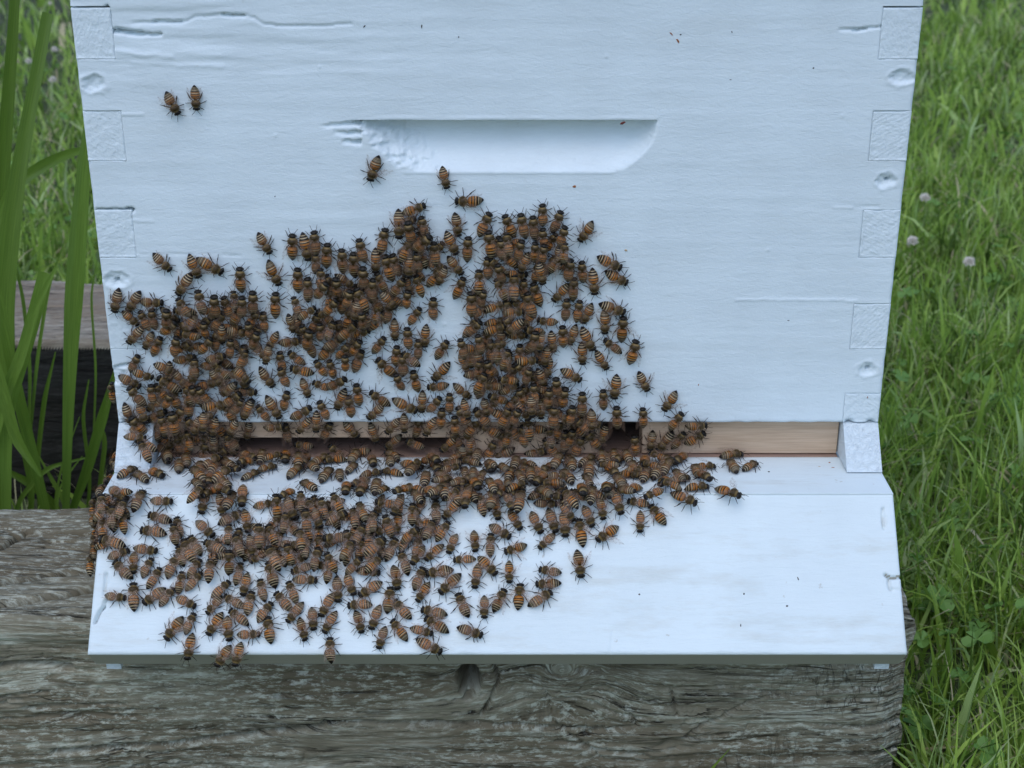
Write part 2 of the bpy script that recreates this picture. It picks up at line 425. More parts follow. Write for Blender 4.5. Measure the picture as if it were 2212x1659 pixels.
# wavy raised grain in the upper left corner
wl = sstep(100, 0, X + 60) * 0 + np.clip((20 - X) / 160, 0, 1) * sstep(front(0, 230)[1], front(0, 120)[1], Z)
H += wl * 1.5 * (fbm(X / 55, (Z + 4 * fbm(X / 40, Z / 30, 2)) / 5.0, 9, 3) - .5)
X0, Z0 = X, Z; X = X + 1.2 * (fbm(X0 / 5, Z0 / 5, 301, 3) - .5); Z = Z + 1.1 * (fbm(X0 / 4, Z0 / 9, 302, 3) - .5)
for pts, w, d in [([(238, 65), (253, 68), (273, 72), (300, 73), (345, 75)], .6, 4.5), ([(253, 66), (285, 71), (305, 73)], 1.0, 5),
                  ([(287, 49), (350, 48), (400, 47), (420, 37), (467, 33), (520, 32), (550, 37), (567, 50), (610, 57), (683, 55), (760, 52)], .5, 1.0),
                  ([(330, 47), (390, 48)], .5, 2.6), ([(480, 32), (525, 33)], .5, 4),
                  ([(1815, 63), (1858, 64), (1905, 57)], .45, 1.6), ([(1845, 65), (1870, 64)], .5, 3),
                  ([(248, 793), (281, 787)], .6, 3.5), ([(300, 551), (420, 550), (520, 552)], .35, .6), ([(210, 452), (284, 453)], .5, 3.2), ([(276, 453), (286, 453)], .8, 5), ([(232, 14), (238, 60)], .5, 4), ([(1848, 447), (1900, 446)], .3, .5), ([(162, 123), (240, 122)], .3, .7)]:
    H -= d * np.exp(-(seg_dist(X, Z, F(pts)) / w) ** 2)
for pts, w, d in [([(1590, 648), (1660, 648), (1720, 647), (1850, 649)], .5, .5), ([(219, 552), (480, 551)], .5, .35), ([(262, 247), (310, 248)], .5, .5),
                  ([(286, 476), (330, 478)], .5, .4), ([(1800, 448), (1840, 449)], .4, .4), ([(285, 137), (480, 143)], .9, .35), ([(250, 108), (300, 118), (370, 122)], 1.0, .5)]:
    H += d * np.exp(-(seg_dist(X, Z, F(pts)) / w) ** 2)
for px, py, rx, rz, dp in [(203, 180, 6.2, 4.6, 1.6), (252, 605, 6.6, 4.6, 1.2), (1948, 167, 6.3, 4.4, 1.5), (1914, 389, 5.4, 4.2, 1.2), (1874, 797, 5.2, 4.2, 1.2), (252, 812, 6, 5, 1.5)]:
    cx, cz = front(px, py); e = np.hypot((X - cx) / rx, (Z - cz) / rz) + .7 * (fbm(X / 3, Z / 2.2, 12, 3) - .5)
    H -= dp * (1 - sstep(.55, 1.0, e)) ; H += 1.6 * (fbm(X / 1.8, Z / 1.4, 14, 2) - .5) * (1 - sstep(.6, 1.2, e)); H += .35 * np.exp(-((e - 1.12) / .12) ** 2)
for px, py, r in [(252, 605, 1.0), (1917, 388, 1.05), (1876, 796, 1.0)]:
    cx, cz = front(px, py); H -= 9 * (np.hypot(X - cx, (Z - cz) * (1 + .5 * vnoise(X * 2, Z * 2, 5))) < r + .25)
for px, py in [(1660, 540), (1730, 987), (1820, 251), (1310, 122), (960, 700), (870, 310), (690, 145), (595, 293)]:   # paint nibs
    cx, cz = front(px, py); H += .6 * np.exp(-((X - cx) ** 2 + (Z - cz) ** 2) / .5)
X, Z = X0, Z0
# routed handhold
t = (hz - Z) / (hz - front(1000, 371)[1]); tc = np.clip(t, 0, 1)
xl = front(757, 259)[0] + (front(862, 370)[0] - front(757, 259)[0]) * tc ** 1.1
xr = front(1420, 262)[0] - (front(1420, 262)[0] - front(1338, 371)[0]) * tc ** 2.4
wob = .8 * (fbm(X / 12, Z * 0, 6, 2) - .5)
prof = np.where(t >= 0, np.clip(1 - np.abs(tc) ** 1.5, 0, 1), 0) * 15.5
le = np.clip((X - xl + 8 * (fbm(X / 6, Z / 2.2, 91, 3) - .5)) / 26, 0, 1); re = np.clip((xr - X) / 13, 0, 1)
D = prof * np.sin(le * math.pi / 2) ** .9 * np.sin(re * math.pi / 2) ** .8
D += (D > .3) * ((fbm(X / 2.0, Z / 2.0, 18, 3) - .5) * 3.6 * (1 - sstep(10, 45, X - xl)) * (le < 1) + (fbm(X / 1.6, Z / 1.6, 19, 2) - .5) * .5 * sstep(.55, .9, tc))
D += (D > .2) * (fbm((X + Z) / 14, (X * .35 + Z) / 1.5, 28, 2) - .5) * .9 * (re < 1)
H = np.where((t >= 0) & (t <= 1) & (D > 0), H * .4 - D, H)
H += .5 * np.exp(-((Z - hz - .9) / .6) ** 2) * (X > xl.min()) * (X < xr.max()) * vnoise(X / 9, X * 0, 5)
H += .35 * np.exp(-((t - 1.02) / .02) ** 2) * (X > front(862, 0)[0]) * (X < front(1338, 0)[0])
for y0_, y1_, xe in ((264, 272, 698), (283, 291, 716), (303, 312, 730)):      # saw nicks left of it
    z0_, z1_ = front(0, y1_)[1], front(0, y0_)[1]; xa, xb = front(xe, 280)[0], front(778, 280)[0]
    zz_ = Z + 2.2 * (fbm(X / 5, Z / 6, int(xe), 3) - .5); xq = X + 9 * (fbm(X / 8, Z / 1.5, int(xe) + 3, 2) - .5)
    H -= np.clip((xq - xa) / (xb - xa), 0, 1) * 4.5 * ((xq > xa) & (X < xb)) * sstep(z0_ - .9, z0_ + .9, zz_) * (1 - sstep(z1_ - .4, z1_, zz_))
# soft, slightly ragged arrises
ed = np.minimum(HW - np.abs(X), 99); H -= .9 * np.exp(-(ed / .7) ** 2) * (.6 + .8 * vnoise(Z / 4, Z * 0, 3))
H -= .8 * np.exp(-(Z / .7) ** 2) * (.3 + vnoise(X / 5, X * 0, 8))
mask = np.ones((len(xg) - 1, len(zg) - 1), bool)
xm = (xg[1:] + xg[:-1]) / 2; zm = (zg[1:] + zg[:-1]) / 2
endz = [(0, 1), (2, 3), (4, 5), (6, 7), (8, 9)]
for a, b_ in endz:
    mask &= ~((np.abs(xm)[:, None] > HW - 19.4) & (zm[None] > ZB[a]) & (zm[None] < ZB[b_]))
# chipped lower left edge of the board
cx, cz = front(250, 812); 
patch('front_board', (0, 0, 0), (1, 0, 0), (0, 0, 1), (0, -1, 0), xg, zg, H, mask, 19, [M_WHITE], hive)
for side in (-1, 1):
    for q, (a, b_) in enumerate(endz):
        z0, z1 = ZB[a] + .06, ZB[b_] - .06
        if q == 4: z1 -= .7
        xa, xb = sorted((side * (HW - 19.35), side * HW))
        us = np.linspace(xa, xb, 40); vs = np.linspace(z0, z1, 52); UU, VV = np.meshgrid(us, vs, indexing='ij')
        sd_ = 50 + q * 7 + (side > 0) * 40
        soft = (.65 if side > 0 or q == 4 else .4)
        h = (fbm(UU / 2.2, VV / 2.2, sd_, 4) - .5) * .5 - .08 + .25 * (q in (0, 4)) * (fbm(UU / 7, VV / 4, sd_ + 1) - .2)
        ang = (.6, -.9, .4, -.5, 1.1)[q] * side
        h += .07 * soft * np.sin((UU * math.sin(ang) + VV * math.cos(ang) + 2.5 * fbm(UU / 12, VV / 12, sd_ + 2, 2)) * 3.3)
        b1 = np.minimum.reduce([UU - xa, xb - UU, VV - z0, z1 - VV]); inner = (UU - xa) if side > 0 else (xb - UU)
        rag = soft * sstep(.45, .75, vnoise(UU / 3.5, VV / 3.5, sd_ + 4)); h -= 1.1 * np.exp(-(inner / .35) ** 2) * rag + (1.0 if side > 0 or q in (2, 4) else .3) * np.exp(-((z1 - VV) / .3) ** 2) * sstep(.3, .7, vnoise(UU / 5, VV / 3, sd_ + 6)) + .5 * np.exp(-(((xb - UU) if side > 0 else (UU - xa)) / .5) ** 2)
        h += .5 * np.exp(-((VV - z0 - .5) / .5) ** 2) * vnoise(UU / 4, VV * 0, sd_ + 7) + .35 * np.exp(-((inner - .7) / .5) ** 2) * vnoise(VV / 2, UU * 0, sd_ + 8)
        if q == 0:                                  # broken lower corner
            for ccx in (xa + 3.5 if side > 0 else xb - 3.5, xb - 4 if side > 0 else xa + 4):
                h -= 3.2 * np.exp(-(((UU - ccx) / 2.2) ** 2 + ((VV - z0) / 1.6) ** 2))
        patch('joint_finger', (0, 0, 0), (1, 0, 0), (0, 0, 1), (0, -1, 0), us, vs, h, None, 18.8, [M_WHITE_END], hive)
for s in (-1, 1):
    xa, xb = sorted((s * (HW - 19), s * (HW - .3)))
    add_box('side_board', hive, M_WHITE, xa, xb, 19.2, 500, 0.2, 244)
add_box('back_board', hive, M_WHITE, -HW + 19.2, HW - 19.2, 481, 500, .2, 244)
add_box('cover', hive, M_WHITE, -HW - 6, HW + 6, -8, 508, 245, 262)

# ------------------------------------------------------------------ bottom board with landing ramp
FZ = -22.0; C0 = np.array([0, -42.0, FZ - .4]); C1 = np.array([0, -96.4, -84.9])
RD = (C1 - C0) / np.linalg.norm(C1 - C0); RN = np.array([0, RD[2], -RD[1]]); RN = RN if RN[2] > 0 else -RN
RL = np.linalg.norm(C1 - C0)
base = empty('bottom_board', (0, 250, -85), 'white painted bottom board with flat porch and steep landing ramp below the hive box', 'bottom board')
us = np.linspace(-HW, HW, 560); vs = np.linspace(0, 44.4, 50); UU, VV = np.meshgrid(us, vs, indexing='ij')
h = (fbm(UU / 60, VV / 8, 61, 3) - .5) * .3
ramp_u = us; ramp_v = np.linspace(0, RL, 110)
patch('porch_floor', (0, 2.4, FZ), (1, 0, 0), (0, -1, 0), (0, 0, 1), us, vs, h, None, 17, [M_WHITE_RAMP], base)
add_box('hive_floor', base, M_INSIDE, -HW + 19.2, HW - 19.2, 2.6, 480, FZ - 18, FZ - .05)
def rp(px, py):
    p = hit(px, py, C0, RN); return (p[0], float(np.dot(p - C0, RD)))
UU, VV = np.meshgrid(ramp_u, ramp_v, indexing='ij')
h = (fbm(UU / 70, VV / 7, 71, 4) - .5) * .3 + (fbm(UU / 150, VV / 80, 72, 2) - .5) * .5
for pts, w, d in [([(205, 1344), (215, 1322), (224, 1312)], .6, 4.5), ([(224, 1312), (226, 1300), (240, 1285)], .55, 3.5), ([(229, 1238), (227, 1262), (225, 1285)], .45, 2.4),
                  ([(231, 1240), (232, 1262)], .4, .9), ([(1907, 1098), (1907, 1130), (1910, 1142)], .4, 2.6), ([(1913, 1115), (1914, 1135), (1910, 1142)], .35, 1.2),
                  ([(1913, 1242), (1921, 1248), (1930, 1249), (1944, 1247)], .6, 3.5), ([(1920, 1248), (1921, 1268), (1925, 1274)], .5, 3), ([(1925, 1274), (1949, 1276)], .45, .7),
                  ([(1325, 1357), (1318, 1412)], .7, .35)]:
    h -= d * np.exp(-(seg_dist(UU, VV, [rp(*p) for p in pts]) / w) ** 2)
h -= .7 * np.exp(-((RL - VV) / .7) ** 2) * (.5 + vnoise(UU / 8, UU * 0, 4)) + .5 * np.exp(-((HW - np.abs(UU)) / .6) ** 2)
h -= .5 * np.exp(-(VV / .5) ** 2)
ramp_o = patch('landing_ramp', C0, (1, 0, 0), RD, RN, ramp_u, ramp_v, h, None, 17, [M_WHITE_RAMP, M_EDGE_SHADE], base)
me = ramp_o.data
co = np.empty(len(me.vertices) * 3, np.float32); me.vertices.foreach_get('co', co); co = co.reshape(-1, 3)
rel = co / MM + np.array([0, 250, -85]) - C0; low = (rel @ RN < -10) & (rel @ RD > RL - 1)
co[low] += (RD * 2.5 * MM).astype(np.float32); me.vertices.foreach_set('co', co.ravel()); me.update()
npoly = len(me.polygons)                   # sawn edge: white paint with its shade put into a greyer colour
nr = np.empty(npoly * 3, np.float32); me.polygons.foreach_get('normal', nr); nr = nr.reshape(-1, 3)
mi = (nr @ RD > .8).astype(np.int32); me.polygons.foreach_set('material_index', mi)
V = np.array([C0 - RN * 17.01 + [-HW, 0, 0], C0 - RN * 17.01 + [HW, 0, 0], C1 - RN * 17.01 + RD * 2.5 + [HW, 0, 0], C1 - RN * 17.01 + RD * 2.5 + [-HW, 0, 0]]) - np.array([0, 250, -85])
build('ramp_underside', V, [[0, 1, 2, 3]], [M_EDGE_SHADE], smooth=False, parent=base)
for s in (-1, 1):
    xa, xb = sorted((s * (HW - 19), s * HW))
    prism('side_rail', base, M_WHITE_SHEEN, [(500, -.6), (0, -.6), (-18, -21.3), (500, -21.3)], xa, xb)
    add_box('skirt_board', base, M_WHITE, xa + .3, xb - .3, -22, 500, -84, -40)
    prism('cleat', base, M_WHITE_SHEEN, [(-69, -86), (-81, -97), (-80.2, -104.4), (-66, -102)], s * 203, s * 195.5)
add_box('back_rail', base, M_WHITE, -HW + 19.2, HW - 19.2, 481, 500, FZ, -.6)

# entrance reducer strip: bare wood with a low wide slot and a small doorway
red = empty('entrance_reducer', (0, 15, FZ + .3), 'bare pine entrance strip in the slot between hive box and porch, with two bee openings', 'entrance reducer')
def sx(px): return (px - 1106) / FPX * 782 + 7.4
ys = (6, 24); zt_, zb_ = -.8, FZ + .45
add_box('strip_piece', red, M_STRIP, sx(1386), sx(1807), *ys, zb_, zt_)
add_box('strip_piece', red, M_STRIP, sx(978), sx(1297), *ys, zb_, zt_)
add_box('strip_piece', red, M_STRIP, -187, sx(506), *ys, zb_, zt_)
add_box('strip_piece', red, M_STRIP, sx(506) + .1, sx(978) - .1, *ys, -12.0, zt_)
add_box('strip_bridge', red, M_STRIP, sx(1297) + .1, sx(1386) - .1, 18, 24, -5, zt_)

# bees read off the photograph: tile origin (source px), scale, then head x y, tail x y, pose
TILES = [
 (0, 0, 0.16458, """115 74 106 60 v;127 71 126 56 v"""),
 (1344, 0, 0.16458, """19 117 24 101 s;69 122 65 108 f"""),
 (330, 960, .3292, """112 35 87 13 v;150 43 136 16 v;179 36 148 20 v;123 66 139 40 v;202 32 203 64 v;40 88 46 60 v;57 87 72 61 v;102 77 71 77 v;70 105 49 87 v;58 130 76 108 v;72 88 84 113 f;88 85 93 114 f;107 84 106 114 v;122 73 140 97 f;147 63 155 94 f;170 65 172 96 f;180 69 192 98 f;192 65 197 90 f;203 68 203 99 f;218 61 217 93 f;130 120 146 94 v;156 99 158 125 v;212 116 181 110 f;122 120 116 148 f;163 124 148 142 v;80 133 88 118 v;97 126 90 142 v;178 128 179 105 v;190 129 189 145 f;182 146 157 153 v;70 145 58 168 f;144 153 146 174 f;207 142 200 160 f;212 103 213 122 f;130 116 148 122 v;225 112 215 140 v"""),
 (1002, 760, .3292, """20 78 3 52 v;50 54 49 88 v;69 87 62 54 v;76 51 80 81 f;79 82 80 104 f;95 67 94 99 v;113 73 115 106 v;129 78 129 111 v;135 60 142 92 f;142 95 144 127 f;170 46 165 80 f;156 104 156 73 v;187 60 186 25 v;221 17 192 28 v;199 35 205 66 f;215 34 220 58 f;168 81 178 115 v;178 80 189 110 f;199 66 190 88 v;230 54 206 78 v;199 107 200 84 v;212 80 214 101 f;33 119 17 89 s;56 98 55 131 v;68 111 70 141 f;85 102 86 126 f;95 115 78 140 v;107 108 107 138 v;28 130 28 162 v;107 138 88 160 v;50 139 58 160 f;76 151 55 163 v;1 127 3 158 f;124 124 117 152 f;132 126 147 154 v;154 112 152 142 f;193 113 178 134 v;182 150 163 128 v;210 107 220 135 v;199 128 196 150 v;160 148 155 173 v;213 152 200 170 f;12 158 14 180 f;130 165 134 143 v"""),
 (1674, 760, .3292, """39 10 76 11 s;42 56 39 25 v;41 79 26 50 v;56 58 55 89 v;83 27 69 56 f;104 29 116 58 v;124 28 130 59 f;140 31 143 62 f;151 15 153 46 f;154 48 157 72 f;176 24 165 54 f;182 43 174 71 f;83 51 88 84 v;98 60 100 90 f;107 54 112 85 f;127 60 121 90 f;200 63 220 37 s;48 106 29 81 v;11 65 14 96 f;16 119 27 95 v;50 111 39 138 s;80 84 82 114 f;96 94 102 116 f;68 103 69 133 v;117 109 116 140 f;92 115 107 142 v;59 130 59 162 f;78 125 72 150 f;11 137 10 167 f;155 70 152 90 f;175 84 160 104 v;153 119 146 90 v;189 86 184 116 f;183 70 180 92 v;203 89 206 119 v;220 131 217 100 v;124 102 134 80 v;193 111 192 140 v;165 140 186 118 v;140 117 150 147 v;134 130 142 163 f;128 155 100 157 v;183 138 181 168 f;200 140 196 168 f;204 168 216 144 v;142 65 140 90 v;128 115 127 137 v"""),
 (2346, 960, .3292, """32 32 1 18 v;42 52 10 37 v;37 90 5 78 v;11 116 11 88 v;36 95 33 128 s;11 126 33 142 f;52 126 44 157 s;14 161 2 142 v"""),
 (330, 1400, .3292, """86 28 63 20 v;72 41 44 26 f;58 42 78 66 f;39 38 34 63 v;87 40 90 62 f;82 72 103 55 v;112 51 104 70 v;98 28 126 46 v;112 23 91 11 f;214 33 196 20 v;172 18 188 30 v;180 52 198 36 v;183 66 151 67 v;206 56 192 78 f;206 84 215 60 v;133 44 142 64 v;150 42 160 60 f;60 78 80 104 v;36 115 36 84 v;100 80 107 106 v;112 74 118 104 v;78 108 50 105 f;72 112 84 138 f;34 136 22 122 v;41 126 33 148 f;22 160 38 152 v;69 145 40 157 v;63 152 86 163 v;104 156 83 146 v;108 118 112 142 f;124 134 122 152 v;137 146 158 162 v;180 132 150 142 v;142 160 150 172 v;192 148 164 160 v;203 150 183 143 f;222 132 204 125 v;200 140 218 132 v;225 150 207 158 v;142 101 148 82 v;155 98 155 78 v;165 103 170 84 v;188 103 200 84 v;211 108 215 88 v;170 125 168 104 v;86 112 105 125 f;130 128 135 144 v;184 102 200 124 f;135 100 140 125 v;120 105 125 130 f"""),
 (1002, 1240, .3292, """6 18 2 46 v;17 44 30 24 v;60 34 31 38 v;71 18 65 47 v;130 12 108 32 v;104 38 82 58 v;120 38 106 58 v;138 33 124 55 v;139 47 130 74 f;50 19 45 2 v;83 15 84 33 f;102 15 94 33 f;137 -6 139 22 v;13 62 18 42 v;33 50 38 74 f;45 50 64 66 f;25 92 7 70 v;32 70 42 96 f;47 70 77 77 v;70 107 60 83 v;77 88 100 97 f;120 79 90 98 v;80 62 92 80 v;98 62 104 82 v;117 52 117 74 v;168 32 154 50 v;183 32 182 8 v;198 18 199 46 f;160 57 184 80 s;184 42 181 68 v;192 50 194 84 f;184 78 191 97 v;206 74 212 100 v;192 52 215 68 f;212 34 212 58 f;221 42 222 14 v;132 91 136 118 v;106 122 117 97 v;122 106 128 135 v;150 100 176 118 s;147 134 168 116 v;209 125 180 111 v;84 112 97 138 f;72 120 46 135 v;43 100 36 126 v;33 133 16 107 v;4 120 18 138 f;56 152 71 135 v;79 152 80 127 v;98 142 88 162 f;134 159 115 139 v;158 166 150 142 v;172 152 187 136 v;194 152 194 129 v;214 134 209 160 v;36 144 12 148 v;40 142 44 167 f;216 127 218 100 v"""),
 (1674, 1240, .3292, """29 35 13 58 v;9 84 32 62 s;72 8 52 28 f;103 14 78 22 v;108 22 124 10 f;131 26 105 26 v;68 28 73 50 f;93 36 93 66 v;46 35 50 56 f;57 42 60 70 v;55 74 45 50 v;107 48 100 72 v;78 58 85 85 v;70 62 68 84 v;142 22 138 50 f;148 48 152 25 v;167 49 163 21 v;178 16 180 44 v;188 39 196 14 v;218 45 204 17 v;204 64 203 37 v;155 66 157 43 v;145 60 116 60 s;137 68 130 92 f;154 94 146 68 v;170 79 172 108 f;202 86 175 70 v;183 92 179 124 v;202 103 202 132 v;142 90 144 116 f;160 96 158 124 v;122 95 131 120 v;76 90 100 94 v;98 82 119 87 v;76 78 64 102 v;3 94 32 92 f;59 107 37 91 v;31 103 31 128 f;19 109 4 128 f;57 136 49 111 v;79 132 74 107 v;82 104 107 115 v;22 122 20 150 v;38 133 40 158 v;1 154 11 137 v;108 122 96 148 v;122 124 115 143 f;132 137 137 164 v;168 118 166 149 f;190 117 185 145 f;197 138 213 152 f;217 150 217 122 v;138 131 137 108 v;151 133 150 113 v;108 152 102 172 v;190 150 184 170 v;162 152 165 172 f;147 7 172 11 f"""),
 (2346, 1400, .3292, """24 55 29 25 s;68 46 55 21 s;87 71 106 46 s;9 46 9 72 v;28 67 29 97 v;61 69 62 95 v;112 75 94 98 v;144 90 115 93 v;141 101 115 117 v;71 123 74 98 v;80 124 100 98 v;113 102 101 120 v;6 114 13 92 v;50 105 52 130 v;190 127 160 130 v;172 134 186 152 v;207 138 191 146 v;155 142 127 143 s;70 127 92 131 v;104 135 84 152 v;102 148 116 159 v;152 164 126 146 f;62 140 82 143 v;24 122 24 135 v;38 124 44 137 v;8 124 8 135 v;60 148 38 146 v;8 140 28 142 v;58 156 28 152 v"""),
 (330, 1800, .3292, """40 37 11 37 f;37 47 65 45 f;76 43 63 70 f;114 58 84 57 f;24 48 22 75 f;38 63 36 95 f;51 60 44 77 f;52 73 53 96 s;84 74 115 83 f;74 95 108 98 f;120 80 125 103 f;117 87 119 115 v;129 107 143 138 f;137 103 152 128 f;123 118 128 140 f;168 102 145 80 f;153 72 160 42 f;193 41 180 72 f;205 64 206 34 f;203 72 174 86 f;187 87 187 115 f;212 97 208 67 v;157 109 184 123 f;197 100 205 129 f;156 38 134 55 v;148 27 145 40 v;188 42 167 36 v;21 107 52 115 f;58 121 29 131 f;94 121 64 117 f;40 135 62 158 f;65 150 64 121 v;88 131 73 157 f;120 128 105 157 f;98 143 82 170 f;6 125 6 150 v;14 112 10 127 v;12 55 6 75 v;8 70 10 87 f;12 82 14 108 f;18 103 8 118 v;163 132 161 164 f;188 121 188 152 s;150 135 136 155 f;127 152 122 174 v;216 125 214 100 f;203 137 197 165 f;206 178 213 150 v"""),
 (330, 2180, .3292, """65 39 65 73 f;54 58 24 55 f;78 64 105 43 f;116 46 98 68 f;144 68 118 56 f;152 25 133 47 f;187 37 167 55 f;161 77 179 55 v;183 56 206 68 f;218 50 210 80 f;161 104 178 77 v;190 112 185 79 v;190 74 212 90 f;107 110 129 82 s;143 78 130 104 f;134 137 139 104 v;172 146 190 117 v;196 145 203 114 v;226 104 198 105 f;204 54 216 25 v"""),
 (1002, 1700, .3292, """32 30 15 32 v;25 44 5 48 v;58 29 58 42 v;62 44 43 58 v;55 18 74 20 f;72 36 83 56 v;102 46 84 65 v;100 22 112 33 v;110 49 110 61 v;62 64 80 74 v;117 82 120 62 v;128 67 147 60 f;135 85 145 62 f;126 28 148 27 v;177 31 177 44 v;165 50 192 53 v;205 42 198 58 v;162 52 138 55 v;130 42 120 50 v;160 60 155 82 v;172 19 187 7 v;198 13 218 22 f;35 82 50 74 v;27 80 28 112 v;53 112 42 84 f;58 82 60 100 f;70 88 80 112 f;87 90 90 108 f;66 100 67 130 f;87 122 76 98 f;101 80 113 105 v;135 92 145 118 v;126 100 130 125 f;155 103 155 130 f;158 90 182 92 f;181 106 192 83 f;168 108 178 136 f;205 93 203 122 v;18 120 30 148 v;40 105 36 130 f;121 106 92 120 f;88 138 120 134 f;127 142 113 168 v;142 122 128 145 f;168 138 143 160 f;184 138 170 168 f;215 126 190 143 v;66 138 65 168 f;42 146 48 172 v;85 150 77 180 f;18 150 32 178 f;5 120 5 150 f;205 76 217 92 v;183 76 199 70 v;172 70 160 80 v;58 132 60 150 v"""),
 (1002, 2160, .3292, """18 17 28 52 v;80 42 50 40 f;8 40 13 68 f;44 45 54 68 f;28 57 48 80 f;43 95 62 70 f;66 119 57 90 v;77 105 75 74 f;86 87 100 58 f;91 109 106 82 f;98 116 98 148 f;100 20 94 45 v;95 10 102 26 v;109 68 108 36 f;129 59 119 32 f;137 61 165 42 f;138 12 119 30 f;164 11 142 33 v;162 32 132 28 f;185 52 181 20 v;176 51 172 84 v;122 74 153 71 f;138 109 131 80 v;152 104 161 74 f;181 67 203 93 f;162 130 170 99 f;179 93 198 117 v;190 4 200 32 f;205 20 218 -2 v;218 25 205 54 f;212 66 225 45 v;22 71 2 95 f;18 89 22 124 s;50 30 74 22 f"""),
 (1674, 1700, .3292, """17 40 3 27 f;20 23 38 9 v;57 30 57 14 v;48 28 30 36 v;45 45 20 47 v;50 36 70 40 v;50 46 52 57 v;63 48 62 59 v;80 36 92 46 v;78 52 70 63 v;118 51 128 63 v;133 47 137 62 v;80 62 90 75 v;108 60 110 73 v;125 38 142 42 v;143 64 158 52 v;182 56 160 57 v;153 66 178 65 v;145 72 168 85 v;170 94 142 92 f;178 76 198 96 v;205 90 200 60 f;217 70 212 96 v;53 100 58 70 f;25 110 45 88 v;14 89 16 120 f;70 80 77 109 f;92 88 104 66 f;95 113 90 85 v;113 103 105 78 f;123 127 108 101 v;126 76 121 102 f;130 68 110 71 v;151 130 137 102 f;169 129 160 100 f;182 135 180 102 f;193 114 176 90 f;217 122 205 95 f;199 114 205 147 s;110 136 82 120 f;65 155 62 126 s;85 132 83 162 f;103 156 134 147 s;149 150 167 133 f;8 118 0 138 f;30 118 15 140 v;30 157 40 130 f;2 165 21 147 v;178 30 165 45 f;190 35 190 49 v;215 38 212 51 v;175 45 195 52 v;205 58 215 68 v;71 78 60 58 v;98 40 108 52 v;30 58 12 62 v;50 62 34 66 v;20 72 6 78 v;40 76 26 84 v"""),
 (2346, 1800, .3292, """188 50 155 40 s;146 38 115 39 v;130 60 98 46 f;84 32 112 36 v;28 38 55 47 v;16 52 15 27 s;42 57 70 61 f;64 52 88 41 f;32 74 23 44 f;9 80 4 50 v;57 97 58 69 f;70 62 91 90 s;2 108 30 88 s"""),
 (1674, 2160, .3292, """203 37 198 2 s;148 26 178 32 f;144 46 175 44 v;164 56 135 75 f;124 44 121 82 s;103 52 88 84 v;77 90 78 59 f;109 44 109 15 s;65 51 69 20 f;91 33 69 9 v;37 15 65 13 f;2 33 37 26 v;20 57 45 34 v;42 57 56 92 f;74 112 42 100 f;-5 78 29 85 f;0 90 30 107 v;9 111 -20 103 f;20 134 -10 118 f"""),
]
# very dense places: polygons (photo at 2212 px wide) whose under-layer is filled with bees
FILL = [
 [(350,680),(440,665),(560,690),(565,760),(535,800),(535,890),(430,900),(350,880),(345,800),(390,790)],
 [(1010,640),(1130,660),(1180,760),(1230,880),(1060,900),(1010,790)],
 [(1060,520),(1200,520),(1230,590),(1130,600),(1060,570)],
 [(690,610),(830,600),(860,650),(830,700),(740,770),(700,720)],
 [(870,480),(940,500),(950,600),(880,620)],
 [(275,890),(500,905),(500,985),(340,990),(300,940)],
 [(1000,890),(1290,890),(1290,975),(985,985),(990,930)],
 [(890,995),(1500,985),(1530,1020),(1430,1045),(1250,1075),(1050,1085),(880,1060)],
 [(560,1090),(900,1075),(940,1150),(900,1190),(640,1235),(560,1200),(440,1200),(430,1175),(560,1150)],
 [(215,1050),(270,1060),(265,1120),(222,1180)],
 [(640,700),(760,700),(760,760),(650,770)],
 [(520,983),(965,983),(965,994),(520,994)],
 [(420,1000),(500,1000),(480,1090),(430,1060)],
]

